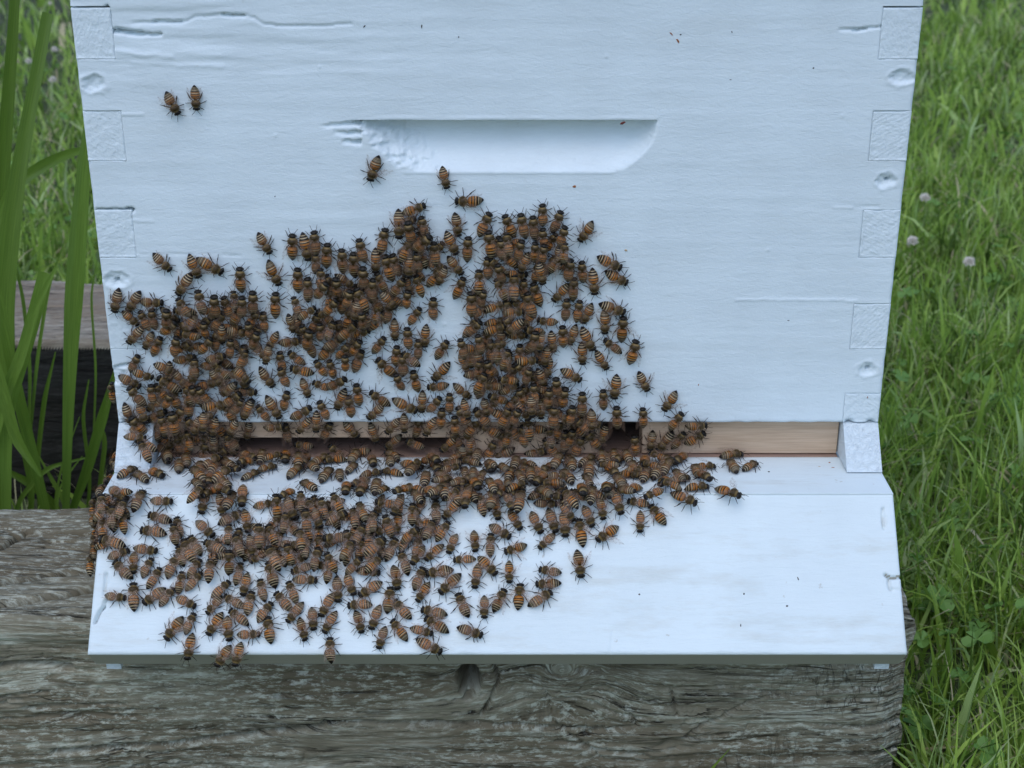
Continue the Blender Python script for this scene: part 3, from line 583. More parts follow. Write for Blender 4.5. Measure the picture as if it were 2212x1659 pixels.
# ------------------------------------------------------------------ bees
def bee_mats():
    m, nt, b = mat('bee_body')
    uv = nt.nodes.new('ShaderNodeUVMap'); uv.uv_map = 'UVMap'; s = nt.nodes.new('ShaderNodeSeparateXYZ'); nt.links.new(uv.outputs[0], s.inputs[0])
    uv2 = nt.nodes.new('ShaderNodeUVMap'); uv2.uv_map = 'var'; s2 = nt.nodes.new('ShaderNodeSeparateXYZ'); nt.links.new(uv2.outputs[0], s2.inputs[0])
    ori = nt.nodes.new('ShaderNodeObjectInfo')
    k = math_(nt, 'FRACT', math_(nt, 'ADD', s2.outputs[0], ori.outputs['Random']))
    u = s.outputs[0]
    wob = noise(nt, uv.outputs[0], 1, (30, 6, 1), 2); u = math_(nt, 'ADD', u, math_(nt, 'MULTIPLY', math_(nt, 'SUBTRACT', wob, .5), .012))
    O = (.32, .108, .016); O2 = (.42, .17, .032); T = (.25, .145, .055); K = (.010, .006, .004); G = (.58, .46, .28); TH = (.050, .031, .010); TE = (.24, .165, .065); HD = (.009, .007, .005)
    A = ramp(nt, u, [(0, HD), (.13, HD), (.155, TE), (.19, TH), (.32, TH), (.385, TE), (.405, K), (.43, O), (.50, O2), (.512, K), (.535, K), (.55, O), (.615, O2), (.63, K), (.66, K), (.672, G), (.70, O), (.725, T), (.745, K), (.79, K), (.80, G), (.835, K), (.875, K), (.885, G), (.905, K), (1, K)])
    O_ = (.15, .060, .016)
    B = ramp(nt, u, [(0, HD), (.13, HD), (.155, TE), (.19, TH), (.32, TH), (.385, TE), (.405, K), (.43, O_), (.505, O_), (.525, K), (.545, T), (.61, O_), (.64, K), (.672, G), (.69, T), (.72, K), (.755, K), (.768, G), (.79, K), (.835, K), (.85, G), (.87, K), (.93, K), (1, K)])
    c = mixc(nt, ramp(nt, k, [(.35, (0, 0, 0)), (.8, (1, 1, 1))]), A, B)
    c = mixc(nt, .35, c, ramp(nt, math_(nt, 'FRACT', math_(nt, 'MULTIPLY', k, 7.3)), [(0, (.5, .46, .42)), (1, (1, 1, 1))]), 'MULTIPLY')
    nt.links.new(c, b.inputs['Base Color']); b.inputs['Roughness'].default_value = .38; b.inputs['Specular IOR Level'].default_value = .22
    m2, nt, b2 = mat('bee_leg'); b2.inputs['Specular IOR Level'].default_value = .2; b2.inputs['Base Color'].default_value = (.018, .010, .006, 1); b2.inputs['Roughness'].default_value = .4
    m3, nt, b3 = mat('bee_eye'); b3.inputs['Base Color'].default_value = (.012, .009, .008, 1); b3.inputs['Roughness'].default_value = .2
    m4, nt, b4 = mat('bee_hair'); b4.inputs['Base Color'].default_value = (.20, .14, .07, 1); b4.inputs['Roughness'].default_value = .8
    m5, nt, b5 = mat('bee_wing')
    uv = nt.nodes.new('ShaderNodeUVMap'); uv.uv_map = 'UVMap'
    v = nt.nodes.new('ShaderNodeTexVoronoi'); v.feature = 'DISTANCE_TO_EDGE'
    mp = nt.nodes.new('ShaderNodeMapping'); mp.inputs['Scale'].default_value = (4.2, 3.2, 1); nt.links.new(uv.outputs[0], mp.inputs[0]); nt.links.new(mp.outputs[0], v.inputs[0]); v.inputs['Scale'].default_value = 1
    vein = ramp(nt, v.outputs[0], [(0, (1, 1, 1)), (.07, (0, 0, 0))])
    nt.links.new(mixc(nt, vein, (.46, .29, .20), (.025, .015, .008)), b5.inputs['Base Color'])
    nt.links.new(math_(nt, 'ADD', .085, math_(nt, 'MULTIPLY', vein, .42)), b5.inputs['Alpha'])
    b5.inputs['Roughness'].default_value = .14; b5.inputs['Specular IOR Level'].default_value = .6
    return m, m2, m3, m4, m5
M_BODY, M_LEG, M_EYE, M_HAIR, M_WING = bee_mats()

# length profile of a bee, nose to tail: x, centre height, half width, half height, colour coordinate
BP = [(6.05, 1.7, .15, .15, 0), (5.95, 1.75, .8, .7, .02), (5.65, 1.85, 1.45, 1.15, .04), (5.2, 2.0, 1.85, 1.4, .07), (4.8, 2.15, 1.75, 1.4, .10), (4.45, 2.25, 1.3, 1.2, .13),
      (4.3, 2.3, 1.05, 1.0, .145), (4.15, 2.35, 1.35, 1.3, .155), (3.75, 2.45, 1.75, 1.6, .17), (3.2, 2.55, 2.08, 1.95, .21), (2.5, 2.6, 2.2, 2.08, .26), (1.8, 2.55, 2.08, 1.95, .31), (1.15, 2.4, 1.65, 1.55, .36), (.75, 2.25, 1.05, 1.05, .385),
      (.5, 2.15, .55, .6, .40), (.3, 2.15, .9, .9, .41), (0, 2.2, 1.55, 1.45, .425), (-.45, 2.25, 2.02, 1.8, .45), (-1.1, 2.3, 2.26, 2.0, .50), (-1.45, 2.3, 2.34, 2.06, .523), (-1.5, 2.28, 2.26, 2.0, .527),
      (-2.2, 2.25, 2.38, 2.08, .60), (-2.65, 2.2, 2.38, 2.08, .643), (-2.7, 2.2, 2.28, 2.0, .647), (-3.3, 2.1, 2.28, 2.0, .70), (-3.9, 2.0, 2.18, 1.9, .752), (-3.95, 2.0, 2.08, 1.82, .756),
      (-4.5, 1.9, 1.95, 1.7, .80), (-5.0, 1.8, 1.72, 1.52, .838), (-5.05, 1.8, 1.62, 1.44, .842), (-5.6, 1.65, 1.32, 1.18, .888), (-6.1, 1.52, .95, .85, .925), (-6.55, 1.42, .55, .5, .96), (-6.9, 1.36, .12, .12, 1)]
def tube(pts, rad, ns=5):
    pts = np.array(pts, float); V = []; T = []
    for i, p in enumerate(pts):
        d = pts[min(i + 1, len(pts) - 1)] - pts[max(i - 1, 0)]; d /= np.linalg.norm(d) + 1e-9
        a = np.cross(d, [0.1, .2, 1]); a /= np.linalg.norm(a); b = np.cross(d, a)
        for k in range(ns):
            t = 2 * math.pi * k / ns; V.append(p + rad[i] * (math.cos(t) * a + math.sin(t) * b))
    for i in range(len(pts) - 1):
        for k in range(ns):
            q = i * ns; j = (k + 1) % ns; T += [[q + k, q + j, q + ns + j], [q + k, q + ns + j, q + ns + k]]
    return np.array(V), np.array(T)
def make_bee(seed):
    r = np.random.default_rng(seed); V = []; T = []; MI = []; UV = []; n = 0
    def add(v, t, mi, uv):
        nonlocal n
        V.append(v); T.append(t + n); MI.append(np.full(len(t), mi)); UV.append(uv); n += len(v)
    ns = 14; curl = r.uniform(-.25, .5); bend = r.uniform(-.35, .35); ln = r.uniform(.86, 1.08); hy = r.uniform(-.25, .25)
    P = []; uv = []
    for x, z, w, h, u in BP:
        xx = x * (ln if x < 0 else 1); yy = bend * (min(x, 0) / 6.9) ** 2 * 2 + (hy * (x - 4.2) if x > 4.2 else 0)
        zz = z - (curl * (x / 6.9) ** 2 if x < 0 else 0)
        for k in range(ns):
            t = 2 * math.pi * k / ns
            P.append((xx, yy + w * math.sin(t), zz + h * math.cos(t) * (1 if math.cos(t) > 0 else .82))); uv.append((u, k / ns))
    t = []
    for i in range(len(BP) - 1):
        for k in range(ns):
            q = i * ns; j = (k + 1) % ns; t += [[q + k, q + j, q + ns + j], [q + k, q + ns + j, q + ns + k]]
    add(np.array(P), np.array(t), 0, np.array(uv))
    for s in (-1, 1):                                  # eyes
        ee = []; tt = []
        for i in range(5):
            a = math.pi * i / 4
            for k in range(8):
                c = 2 * math.pi * k / 8
                ee.append((5.0 + .62 * math.sin(a) * math.cos(c) + .1, s * (1.42 + .42 * math.cos(a)) + hy * .8, 2.15 + 1.05 * math.sin(a) * math.sin(c)))
        for i in range(4):
            for k in range(8): q = i * 8; j = (k + 1) % 8; tt += [[q + k, q + j, q + 8 + j], [q + k, q + 8 + j, q + 8 + k]]
        add(np.array(ee), np.array(tt), 2, np.zeros((40, 2)))
        # antennae
        a1 = r.uniform(.2, 1.1)
        p0 = np.array([5.8, s * .45 + hy * 1.5, 2.3]); p1 = p0 + [1.0, s * .7, .5]; p2 = p1 + [2.0 * math.cos(a1), s * 2.0 * math.sin(a1), -.7]
        v, t_ = tube([p0, p1, p2], [.11, .11, .1], 4); add(v, t_, 1, np.zeros((len(v), 2)))
        # legs: front, middle, hind
        for kx, ax, L1, L2, L3, w in ((3.5, r.uniform(.5, 1.2), 1.6, 1.9, 1.5, .2), (2.4, r.uniform(-.5, .35), 1.9, 2.2, 1.7, .22), (1.4, r.uniform(-1.3, -.55), 2.1, 2.9, 2.1, .27)):
            d = np.array([math.sin(ax), s * math.cos(ax), 0]); c = np.array([kx, s * 1.1, 1.2])
            L1, L2, L3 = [q * r.uniform(.68, .98) for q in (L1, L2, L3)]; p1 = c + d * L1 + [0, s * .5, 1.0]; a2 = ax + r.uniform(-.35, .35); d2 = np.array([math.sin(a2), s * math.cos(a2), 0])
            p2 = p1 + d2 * L2 * .85; p2[2] = .55; p3 = p2 + d2 * L3 * .8; p3[2] = .08
            w *= .8; v, t_ = tube([c, (c + p1) / 2 + [0, 0, .15], p1, (p1 + p2) / 2, p2, p3], [w * .9, w * 1.1, w * .8, w * (1.5 if kx < 2 else 1.1), w * .75, w * .45], 5)
            add(v, t_, 1, np.zeros((len(v), 2)))
    # fur on the thorax and round the head
    N = 230; hv = []; ht = []
    for i in range(N):
        th = r.uniform(-2.1, 2.1); x = r.uniform(.8, 4.2) if i % 6 else r.uniform(-.4, .4)
        j = min(range(len(BP)), key=lambda q: abs(BP[q][0] - x)); w, h, z = BP[j][2], BP[j][3], BP[j][1]
        p = np.array([x, w * math.sin(th) * .97, z + h * math.cos(th) * .97]); nrm = np.array([r.uniform(-.6, .6), math.sin(th), math.cos(th)]); nrm /= np.linalg.norm(nrm)
        tn = np.array([1.0, 0, 0]); L = r.uniform(.3, .6)
        k = len(hv); hv += [p - tn * .07, p + tn * .07, p + nrm * L + [r.uniform(-.3, .1), 0, 0]]; ht.append([k, k + 1, k + 2])
    add(np.array(hv), np.array(ht), 3, np.zeros((len(hv), 2)))
    V = np.concatenate(V); T = np.concatenate(T); MI = np.concatenate(MI); UV = np.concatenate(UV)
    var = np.tile([[r.uniform(), r.uniform()]], (len(V), 1))
    return V, T, MI, UV, var
def make_wing(s):
    """fore and hind wing of one side, hinge at the origin, lying back along -x"""
    def outline(L, w, sk, n=13):
        up = []; lo = []
        for i in range(n):
            t = i / (n - 1); ww = w * (math.sin(math.pi * t ** .62)) ** .75 if 0 < t < 1 else 0
            up.append((-L * t, sk * L * t + ww * .42)); lo.append((-L * t, sk * L * t - ww * .58))
        return up, lo
    V = []; T = []; UV = []
    for L, w, sk, z in ((9.0, 3.1, 0.0, 0.0), (6.2, 2.1, -.22, -.12)):
        up, lo = outline(L, w, sk); k = len(V)
        for (x, y), (x2, y2) in zip(up, lo):
            arch = lambda yy: z + .12 * math.sin(-x / L * 3.14) - .06 * yy * yy * .3
            V += [(x, s * y, arch(y)), (x, s * (y + y2) / 2, arch(0) + .1), (x2, s * y2, arch(y2))]
            UV += [(-x / 9, y / 3), (-x / 9, (y + y2) / 6), (-x2 / 9, y2 / 3)]
        for i in range(len(up) - 1):
            q = k + i * 3
            for j in (0, 1): T += [[q + j, q + j + 1, q + j + 4], [q + j, q + j + 4, q + j + 3]]
    return np.array(V), np.array(T), np.array(UV)
PROT = [make_bee(100 + i) for i in range(16)]
PMESH = [build('honey_bee', V, T, [M_BODY, M_LEG, M_EYE, M_HAIR], MI, UV, var, smooth=True, link=False) for V, T, MI, UV, var in PROT]
WING = {s: make_wing(s) for s in (-1, 1)}
WMESH = {s: build('wing', WING[s][0], WING[s][1], [M_WING], None, WING[s][2], smooth=True, link=False) for s in (-1, 1)}

K = .54857
EPX = lambda y: 150 + .117 * y if y < 913 else (252 if y < 1010 else (252 - (y - 1010) * .5 if y < 1075 else 220 - (y - 1075) * .0871))
BEV_N = np.array([0, -21.0, 18.0]) / math.hypot(21, 18)
def surface(mx, my):
    """name, point on plane, normal, for a bee seen at photo position (2212 px wide)"""
    if mx < EPX(my) - 3: return 'side'
    if my < 924: return 'front'
    if mx < 333 and my < 1015: return 'rail'
    if my < 982: return 'strip'
    if my < 1064: return 'porch'
    return 'ramp'
PLANE = {'front': ((0, 0, 0), (0, -1, 0)), 'rail': ((0, 0, 0), BEV_N), 'strip': ((0, 6, 0), (0, -1, 0)), 'porch': ((0, 0, FZ), (0, 0, 1)), 'ramp': (C0, RN)}
raw = []
for ox, oy, s, txt in TILES:
    for e in txt.split(';'):
        a = e.split(); v = [float(q) / s for q in a[:4]]
        b = ((ox + v[0]) * K, (oy + v[1]) * K, (ox + v[2]) * K, (oy + v[3]) * K, a[4])
        if all(math.hypot((b[0] + b[2] - c[0] - c[2]) / 2, (b[1] + b[3] - c[1] - c[3]) / 2) > 14 for c in raw): raw.append(b)
def inside(p, poly):
    c = False; j = len(poly) - 1
    for i in range(len(poly)):
        (xi, yi), (xj, yj) = poly[i], poly[j]
        if (yi > p[1]) != (yj > p[1]) and p[0] < (xj - xi) * (p[1] - yi) / (yj - yi) + xi: c = not c
        j = i
    return c
rf = random.Random(5); fills = []
for poly in FILL:
    x0, x1 = min(p[0] for p in poly), max(p[0] for p in poly); y0, y1 = min(p[1] for p in poly), max(p[1] for p in poly)
    for _ in range(900):
        p = (rf.uniform(x0, x1), rf.uniform(y0, y1))
        if not inside(p, poly): continue
        if any(math.hypot(p[0] - q[0], p[1] - q[1]) < 27 for q in fills): continue
        fills.append((*p, rf.choice([rf.gauss(1.57, .7), rf.uniform(0, 6.28)])))
placed = []          # dicts
def place(hx, hy, tx, ty, kind, filler):
    mx, my = (hx + tx) / 2, (hy + ty) / 2; sf = surface(mx, my); level = 0
    while True:
        if sf == 'side':
            e = EPX(my); ref = 'front' if my < 913 else ('porch' if my < 1064 else 'ramp')
            P0, N = PLANE[ref]; P0 = np.asarray(P0, float); N = np.asarray(N, float)
            q = [hit(e + 2, y, P0, N) for y in (hy, ty)]
            mid = (q[0] + q[1]) / 2 - N * 2.2; mid[0] = -HW
            d = q[0] - q[1]; d[0] = 0; d = d + N * .15 * np.linalg.norm(d) * (1 if int(my) % 2 else -1); nrm = np.array([-1.0, 0, 0]); mid = mid + nrm * max(0, (e - mx - 12) / 4.1)
        else:
            P0, N = PLANE[sf]; P0 = np.asarray(P0, float); nrm = np.asarray(N, float)
            if sf == 'ramp' and my < 1082: nrm = np.array([0, RN[1] * .6, RN[2] * 1.0 + .3]); nrm /= np.linalg.norm(nrm)
            off = P0 + nrm * (2.6 + level * 2.3)
            h_, t_ = hit(hx, hy, off, nrm), hit(tx, ty, off, nrm); mid = (h_ + t_) / 2 - nrm * 2.6; d = h_ - t_
        L = np.linalg.norm(d); d = d / L
        sc = min(max(L / 11.7, .97), 1.17) * rf.uniform(.95, 1.05)
        smp = [mid + d * k for k in (-4, -1.3, 1.3, 4)]
        if level < 3 and sf != 'side':
            clash = False
            for o in placed:
                if np.abs(o['mid'] - mid).max() > 14 or o['level'] < level: continue
                for a in smp:
                    for b in o['smp']:
                        if np.linalg.norm(a - b) < (3.2 if not filler else 3.0): clash = True; break
                    if clash: break
                if clash: break
            if clash: level += 1; continue
        break
    if filler and level > 1: return
    placed.append(dict(mid=mid, d=d, n=nrm, sc=sc, smp=smp, level=level, sf=sf, kind=kind, filler=filler, px=((hx + tx) / 2, (hy + ty) / 2), ang=math.atan2(ty - hy, hx - tx)))
for x, y, a in fills: place(x + 24 * math.cos(a), y - 24 * math.sin(a), x - 24 * math.cos(a), y + 24 * math.sin(a), rf.choice('vvf'), True)
for b in raw: place(*b, False)
def bee_matrix(p):
    z = np.array(p['n'], float); d = p['d'] - z * np.dot(p['d'], z); d /= np.linalg.norm(d)
    if p['level'] > 0:
        tl = rf.uniform(-.3, .32); d = d * math.cos(tl) + z * math.sin(tl)
    y = np.cross(z, d); y /= np.linalg.norm(y); z = np.cross(d, y)
    ro = rf.uniform(-.32, .32) if p['level'] else rf.uniform(-.15, .15); y, z = y * math.cos(ro) + z * math.sin(ro), z * math.cos(ro) - y * math.sin(ro)
    s = p['sc']; o = p['mid'] + d * .4 * s
    M = np.eye(4); M[:3, 0] = d * s; M[:3, 1] = y * s; M[:3, 2] = z * s; M[:3, 3] = o
    return M
def wing_matrices(kind):
    W = {}
    for s in (-1, 1):
        if kind == 'f': a = rf.uniform(.02, .13)
        elif kind == 'v': a = rf.uniform(.22, .42)
        else: a = rf.uniform(.55, 1.0) if (s == 1) == (rf.random() < .75) else rf.uniform(.2, .5)
        c, q = math.cos(a), math.sin(a); R_ = np.array([[c, s * q, 0], [-s * q, c, 0], [0, 0, 1]])
        tip = -.04 if kind == 'f' else rf.uniform(-.02, .05)
        Ry = np.array([[math.cos(tip), 0, -math.sin(tip)], [0, 1, 0], [math.sin(tip), 0, math.cos(tip)]])
        M = np.eye(4); M[:3, :3] = R_ @ Ry; M[:3, 3] = (2.3, s * 1.35, 4.25 + (.12 if s > 0 else 0)); W[s] = M
    return W
for p in placed:
    p['proto'] = rf.randrange(len(PROT)); p['M'] = bee_matrix(p); p['W'] = wing_matrices(p['kind'])
    dist = np.linalg.norm(p['mid'] - CAM); p['score'] = -dist + 60 * p['level'] - (500 if p['filler'] else 0)
# a bee pushed under others shows small
for p in placed:
    cov = sum(1 for o in placed if o['level'] > p['level'] and np.linalg.norm(o['mid'] - p['mid']) < 6)
    p['score'] -= 70 * cov
placed.sort(key=lambda p: -p['score'])
single, rest = placed[:300], placed[300:]

# ---- labels that single each bee out: look + heading + spot
KIND = {'v': 'bee, bare banded abdomen', 'f': 'bee, folded dusky wings', 's': 'bee, wings held out'}
DIR = ['right', 'up-right', 'up', 'up-left', 'left', 'down-left', 'down', 'down-right']
def zone(p):
    x, y = p['px']
    if p['sf'] == 'side': return 'on left edge beside ' + ('hive box' if y < 913 else 'entrance' if y < 1060 else 'upper ramp' if y < 1130 else 'middle ramp')
    if y < 924:
        if y < 300: return 'high on the bare upper left'
        r_ = 'swarm top' if y < 560 else 'upper swarm' if y < 640 else 'middle swarm' if y < 730 else 'lower swarm' if y < 820 else 'above entrance'
    elif p['sf'] == 'rail': return 'on left rail end'
    elif p['sf'] == 'strip': r_ = 'entrance strip'
    elif p['sf'] == 'porch': r_ = 'flat porch'
    else: r_ = 'ramp top' if y < 1130 else 'upper ramp' if y < 1200 else 'middle ramp' if y < 1280 else 'lower ramp' if y < 1360 else 'ramp front edge'
    c = ['far left', 'left', 'left of handhold', 'below handhold left end', 'below handhold left half', 'below handhold centre', 'below handhold right half', 'below handhold right end', 'right of handhold', 'far right'][
        min(9, sum(x > t for t in (330, 470, 640, 790, 930, 1070, 1220, 1370, 1500)))]
    return r_ + ', ' + c
groups = {}
for p in single:
    p['hd'] = DIR[int(round(p['ang'] / (math.pi / 4))) % 8]; p['zone'] = zone(p)
    groups.setdefault((p['kind'], p['hd'], p['zone']), []).append(p)
NUM = ['', 'two', 'three', 'four', 'five', 'six', 'seven', 'eight']; ORD = ['top', 'second', 'third', 'fourth', 'fifth', 'sixth', 'seventh']
for (k, hd, z), L in groups.items():
    L.sort(key=lambda p: p['px'][1])
    for i, p in enumerate(L):
        pre = '%s facing %s, %s' % (KIND[k], hd, z)
        if len(L) == 1: p['label'] = pre
        else: p['label'] = pre + ', ' + (('upper', 'lower')[i] + ' of two' if len(L) == 2 else '%s of %s down' % (ORD[min(i, 6)] if i < len(L) - 1 else 'lowest', NUM[min(len(L) - 1, 7)]))
        if len(p['label'].split()) > 16: print('LONG', p['label'])
seen = {}
for p in sorted(single, key=lambda p: p['px'][0]): seen.setdefault(p['label'], []).append(p)
for l, L in seen.items():
    if len(L) > 1:
        for i, p in enumerate(L): p['label'] = ('left ', 'right ', 'rightmost ')[min(i, 2)] + l.replace('folded dusky wings', 'folded wings').replace('bare banded', 'banded').replace('wings held out', 'wings out')
def MT(M):
    m = Matrix([list(map(float, r_)) for r_ in M]); m.translation = m.translation * MM; return m
for p in single:
    o = bpy.data.objects.new('honey_bee', PMESH[p['proto']]); COL.objects.link(o); o.matrix_world = MT(p['M'])
    tag(o, p['label'], 'bee', 'honey bees clustered on the hive front and ramp')
    for s in (-1, 1):
        w = bpy.data.objects.new('wing', WMESH[s]); COL.objects.link(w); w.parent = o; w.matrix_local = MT(p['W'][s])
Vs = []; Ts = []; Ms = []; Us = []; U2 = []; n = 0
for p in rest:
    V, T, MI, UV, var = PROT[p['proto']]; M = p['M']
    parts = [(V, T, MI, UV)] + [(WING[s][0] @ p['W'][s][:3, :3].T + p['W'][s][:3, 3], WING[s][1], np.full(len(WING[s][1]), 4), WING[s][2]) for s in (-1, 1)]
    kv = rf.random()
    for v, t, mi, uv in parts:
        v = v @ M[:3, :3].T + M[:3, 3]; Vs.append(v); Ts.append(t + n); Ms.append(mi); Us.append(uv); U2.append(np.tile([[kv, 0]], (len(v), 1))); n += len(v)
crowd = build('bee_crowd', np.concatenate(Vs), np.concatenate(Ts), [M_BODY, M_LEG, M_EYE, M_HAIR, M_WING], np.concatenate(Ms), np.concatenate(Us), np.concatenate(U2), smooth=True)
tag(crowd, 'the rest of the bee swarm, packed beneath and behind the front ones around the entrance', 'bees', None, 'stuff')
print('bees', len(single), len(rest), 'levels', [sum(p['level'] == i for p in placed) for i in range(4)])

# ------------------------------------------------------------------ specks of propolis and dirt stuck to the paint
def fleck_mat(name, c):
    m, nt, b = mat(name); b.inputs['Base Color'].default_value = (*c, 1); b.inputs['Roughness'].default_value = .35; return m
MF = {'orange': fleck_mat('propolis_orange', (.30, .10, .03)), 'dark': fleck_mat('dirt_dark', (.03, .025, .02)), 'red': fleck_mat('propolis_red', (.12, .015, .01)), 'tan': fleck_mat('wax_tan', (.45, .33, .2))}
def fleck(px, py, w, h, ang, mc, label, plane='front'):
    P0, N = PLANE[plane]; P0 = np.asarray(P0, float); N = np.asarray(N, float); c = hit(px, py, P0, N)
    Uv = np.array([1.0, 0, 0]); Wv = np.cross(N, Uv); Wv *= np.sign(Wv[2]) or 1
    r = np.random.default_rng(int(px * 7 + py)); V = [N * .28]; k = 10
    for rr, z in ((.6, .2), (1.0, -.12)):
        for i in range(k):
            a = 6.283 * i / k; q = rr * (1 + r.uniform(-.3, .3)); x, y = w * q * math.cos(a), h * q * math.sin(a)
            V.append(Uv * (x * math.cos(ang) - y * math.sin(ang)) + Wv * (x * math.sin(ang) + y * math.cos(ang)) + N * z)
    T = [[0, 1 + i, 1 + (i + 1) % k] for i in range(k)]
    for i in range(k): j = (i + 1) % k; T += [[1 + i, 1 + k + i, 1 + k + j], [1 + i, 1 + k + j, 1 + j]]
    o = build('propolis_fleck' if mc != 'dark' else 'dirt_fleck', np.array(V), T, [MF[mc]], smooth=False); o.location = Vector(c) * MM
    return tag(o, label, 'speck', 'specks stuck to the white paint')
for a in [(1450, 73, 1.3, .35, -.8, 'orange', 'thin orange streak of propolis high on the hive front, right of centre'), (1464, 88, 1.5, .6, -.9, 'orange', 'brown propolis smear just below the thin orange streak'),
          (1470, 75, .6, .35, .4, 'dark', 'dark dot beside the orange propolis streak near the top'), (1241, 403, 1.0, .85, 0, 'orange', 'round orange propolis dot below the right end of handhold'),
          (1352, 541, 1.1, .6, -.5, 'tan', 'pale tan wax flake right of the swarm top'), (1345, 266, 1.3, .7, .5, 'red', 'dark red propolis blob on the handhold upper lip'),
          (787, 57, .9, .3, .9, 'dark', 'thin dark curl of dirt near the top, left of centre'), (911, 57, .3, .9, 0, 'dark', 'small upright dark fleck near the top edge centre'),
          (991, 80, .35, .6, 0, 'dark', 'tiny dark speck high above the handhold'), (1757, 147, .55, .5, 0, 'dark', 'round black dot high on the right side'),
          (1578, 172, .8, .25, 0, 'dark', 'short level dark dash on upper right hive front'), (1581, 69, .3, .7, .3, 'dark', 'tiny upright dark mark top right of centre'),
          (1509, 831, .35, .9, -.2, 'orange', 'small upright orange splinter low on the right front'), (1874, 858, .35, .8, 0, 'orange', 'orange splinter on the lowest right joint finger'),
          (594, 424, .6, .3, .5, 'dark', 'tiny dark curl left of the handhold, above the swarm'), (1703, 692, .7, .22, 0, 'dark', 'faint dark dash on the bare right hive front')]: fleck(*a)
for a in [(1661, 1019, .7, .5, 0, 'dark', 'small black dot on the porch right part', 'porch'), (1792, 999, .6, .5, .3, 'orange', 'brown crumb on the porch near the right rail', 'porch'), (1799, 1010, 1.1, .35, -.2, 'orange', 'long orange crumb on the porch near the right rail', 'porch'),
          (1770, 1008, .8, .25, 0, 'tan', 'thin tan crumb lying on the porch left of others', 'porch'),
          (1381, 1284, .6, .6, 0, 'dark', 'black dot on the bare lower ramp, right of the bees', 'ramp'), (1382 + 225, 1283, .5, .7, 0, 'dark', 'dark grain on the bare middle of the ramp right half', 'ramp'),
          (1724, 1250, .35, 1.0, .3, 'dark', 'slim dark splinter on the ramp right half', 'ramp'), (1700, 1309, .7, .5, .4, 'dark', 'dark speck low on the ramp right side', 'ramp'), (1600, 1351, .4, 1.1, -.1, 'dark', 'faint dark fleck near the ramp front edge', 'ramp')]: fleck(*a[:7], plane=a[7])

# ------------------------------------------------------------------ grass, clover, broad leaves
def leaf_mat(name, stops, rough=.5, trans=.25):
    m, nt, b = mat(name); uv = nt.nodes.new('ShaderNodeUVMap'); uv.uv_map = 'var'; s = nt.nodes.new('ShaderNodeSeparateXYZ'); nt.links.new(uv.outputs[0], s.inputs[0])
    c = ramp(nt, s.outputs[0], stops)
    uv1 = nt.nodes.new('ShaderNodeUVMap'); uv1.uv_map = 'UVMap'
    st = noise(nt, uv1.outputs[0], 1, (26, 1.2, 1), 3, .7)
    c = mixc(nt, math_(nt, 'MULTIPLY', ramp(nt, st, [(.35, (0, 0, 0)), (.6, (1, 1, 1))]), .6), c, (.40, .48, .35), 'MULTIPLY')
    nt.links.new(c, b.inputs['Base Color']); b.inputs['Roughness'].default_value = rough
    t = nt.nodes.new('ShaderNodeBsdfTranslucent'); nt.links.new(c, t.inputs[0]); mx = nt.nodes.new('ShaderNodeMixShader'); mx.inputs[0].default_value = trans
    nt.links.new(b.outputs[0], mx.inputs[1]); nt.links.new(t.outputs[0], mx.inputs[2]); nt.links.new(mx.outputs[0], nt.nodes['Material Output'].inputs[0])
    return m
M_GRASS = leaf_mat('grass_blade', [(0, (.10, .17, .03)), (.35, (.30, .46, .07)), (.65, (.54, .72, .14)), (.86, (.62, .76, .36)), (.90, (.66, .55, .32)), (1, (.80, .68, .46))], .45, .42)
M_CLOVER = leaf_mat('clover_leaf', [(0, (.10, .22, .03)), (1, (.20, .36, .08))], .6)
M_BROAD = leaf_mat('broad_leaf', [(0, (.08, .15, .01)), (1, (.20, .32, .05))], .35, .35)
def in_hive(x, y):
    return ((np.abs(x) < 225) & (y > -120) & (y < 520)) | ((y > -75) & (y < 85) & (x < 238) & (x > -480)) | ((y > 340) & (y < 515) & (x < 240) & (x > -810))
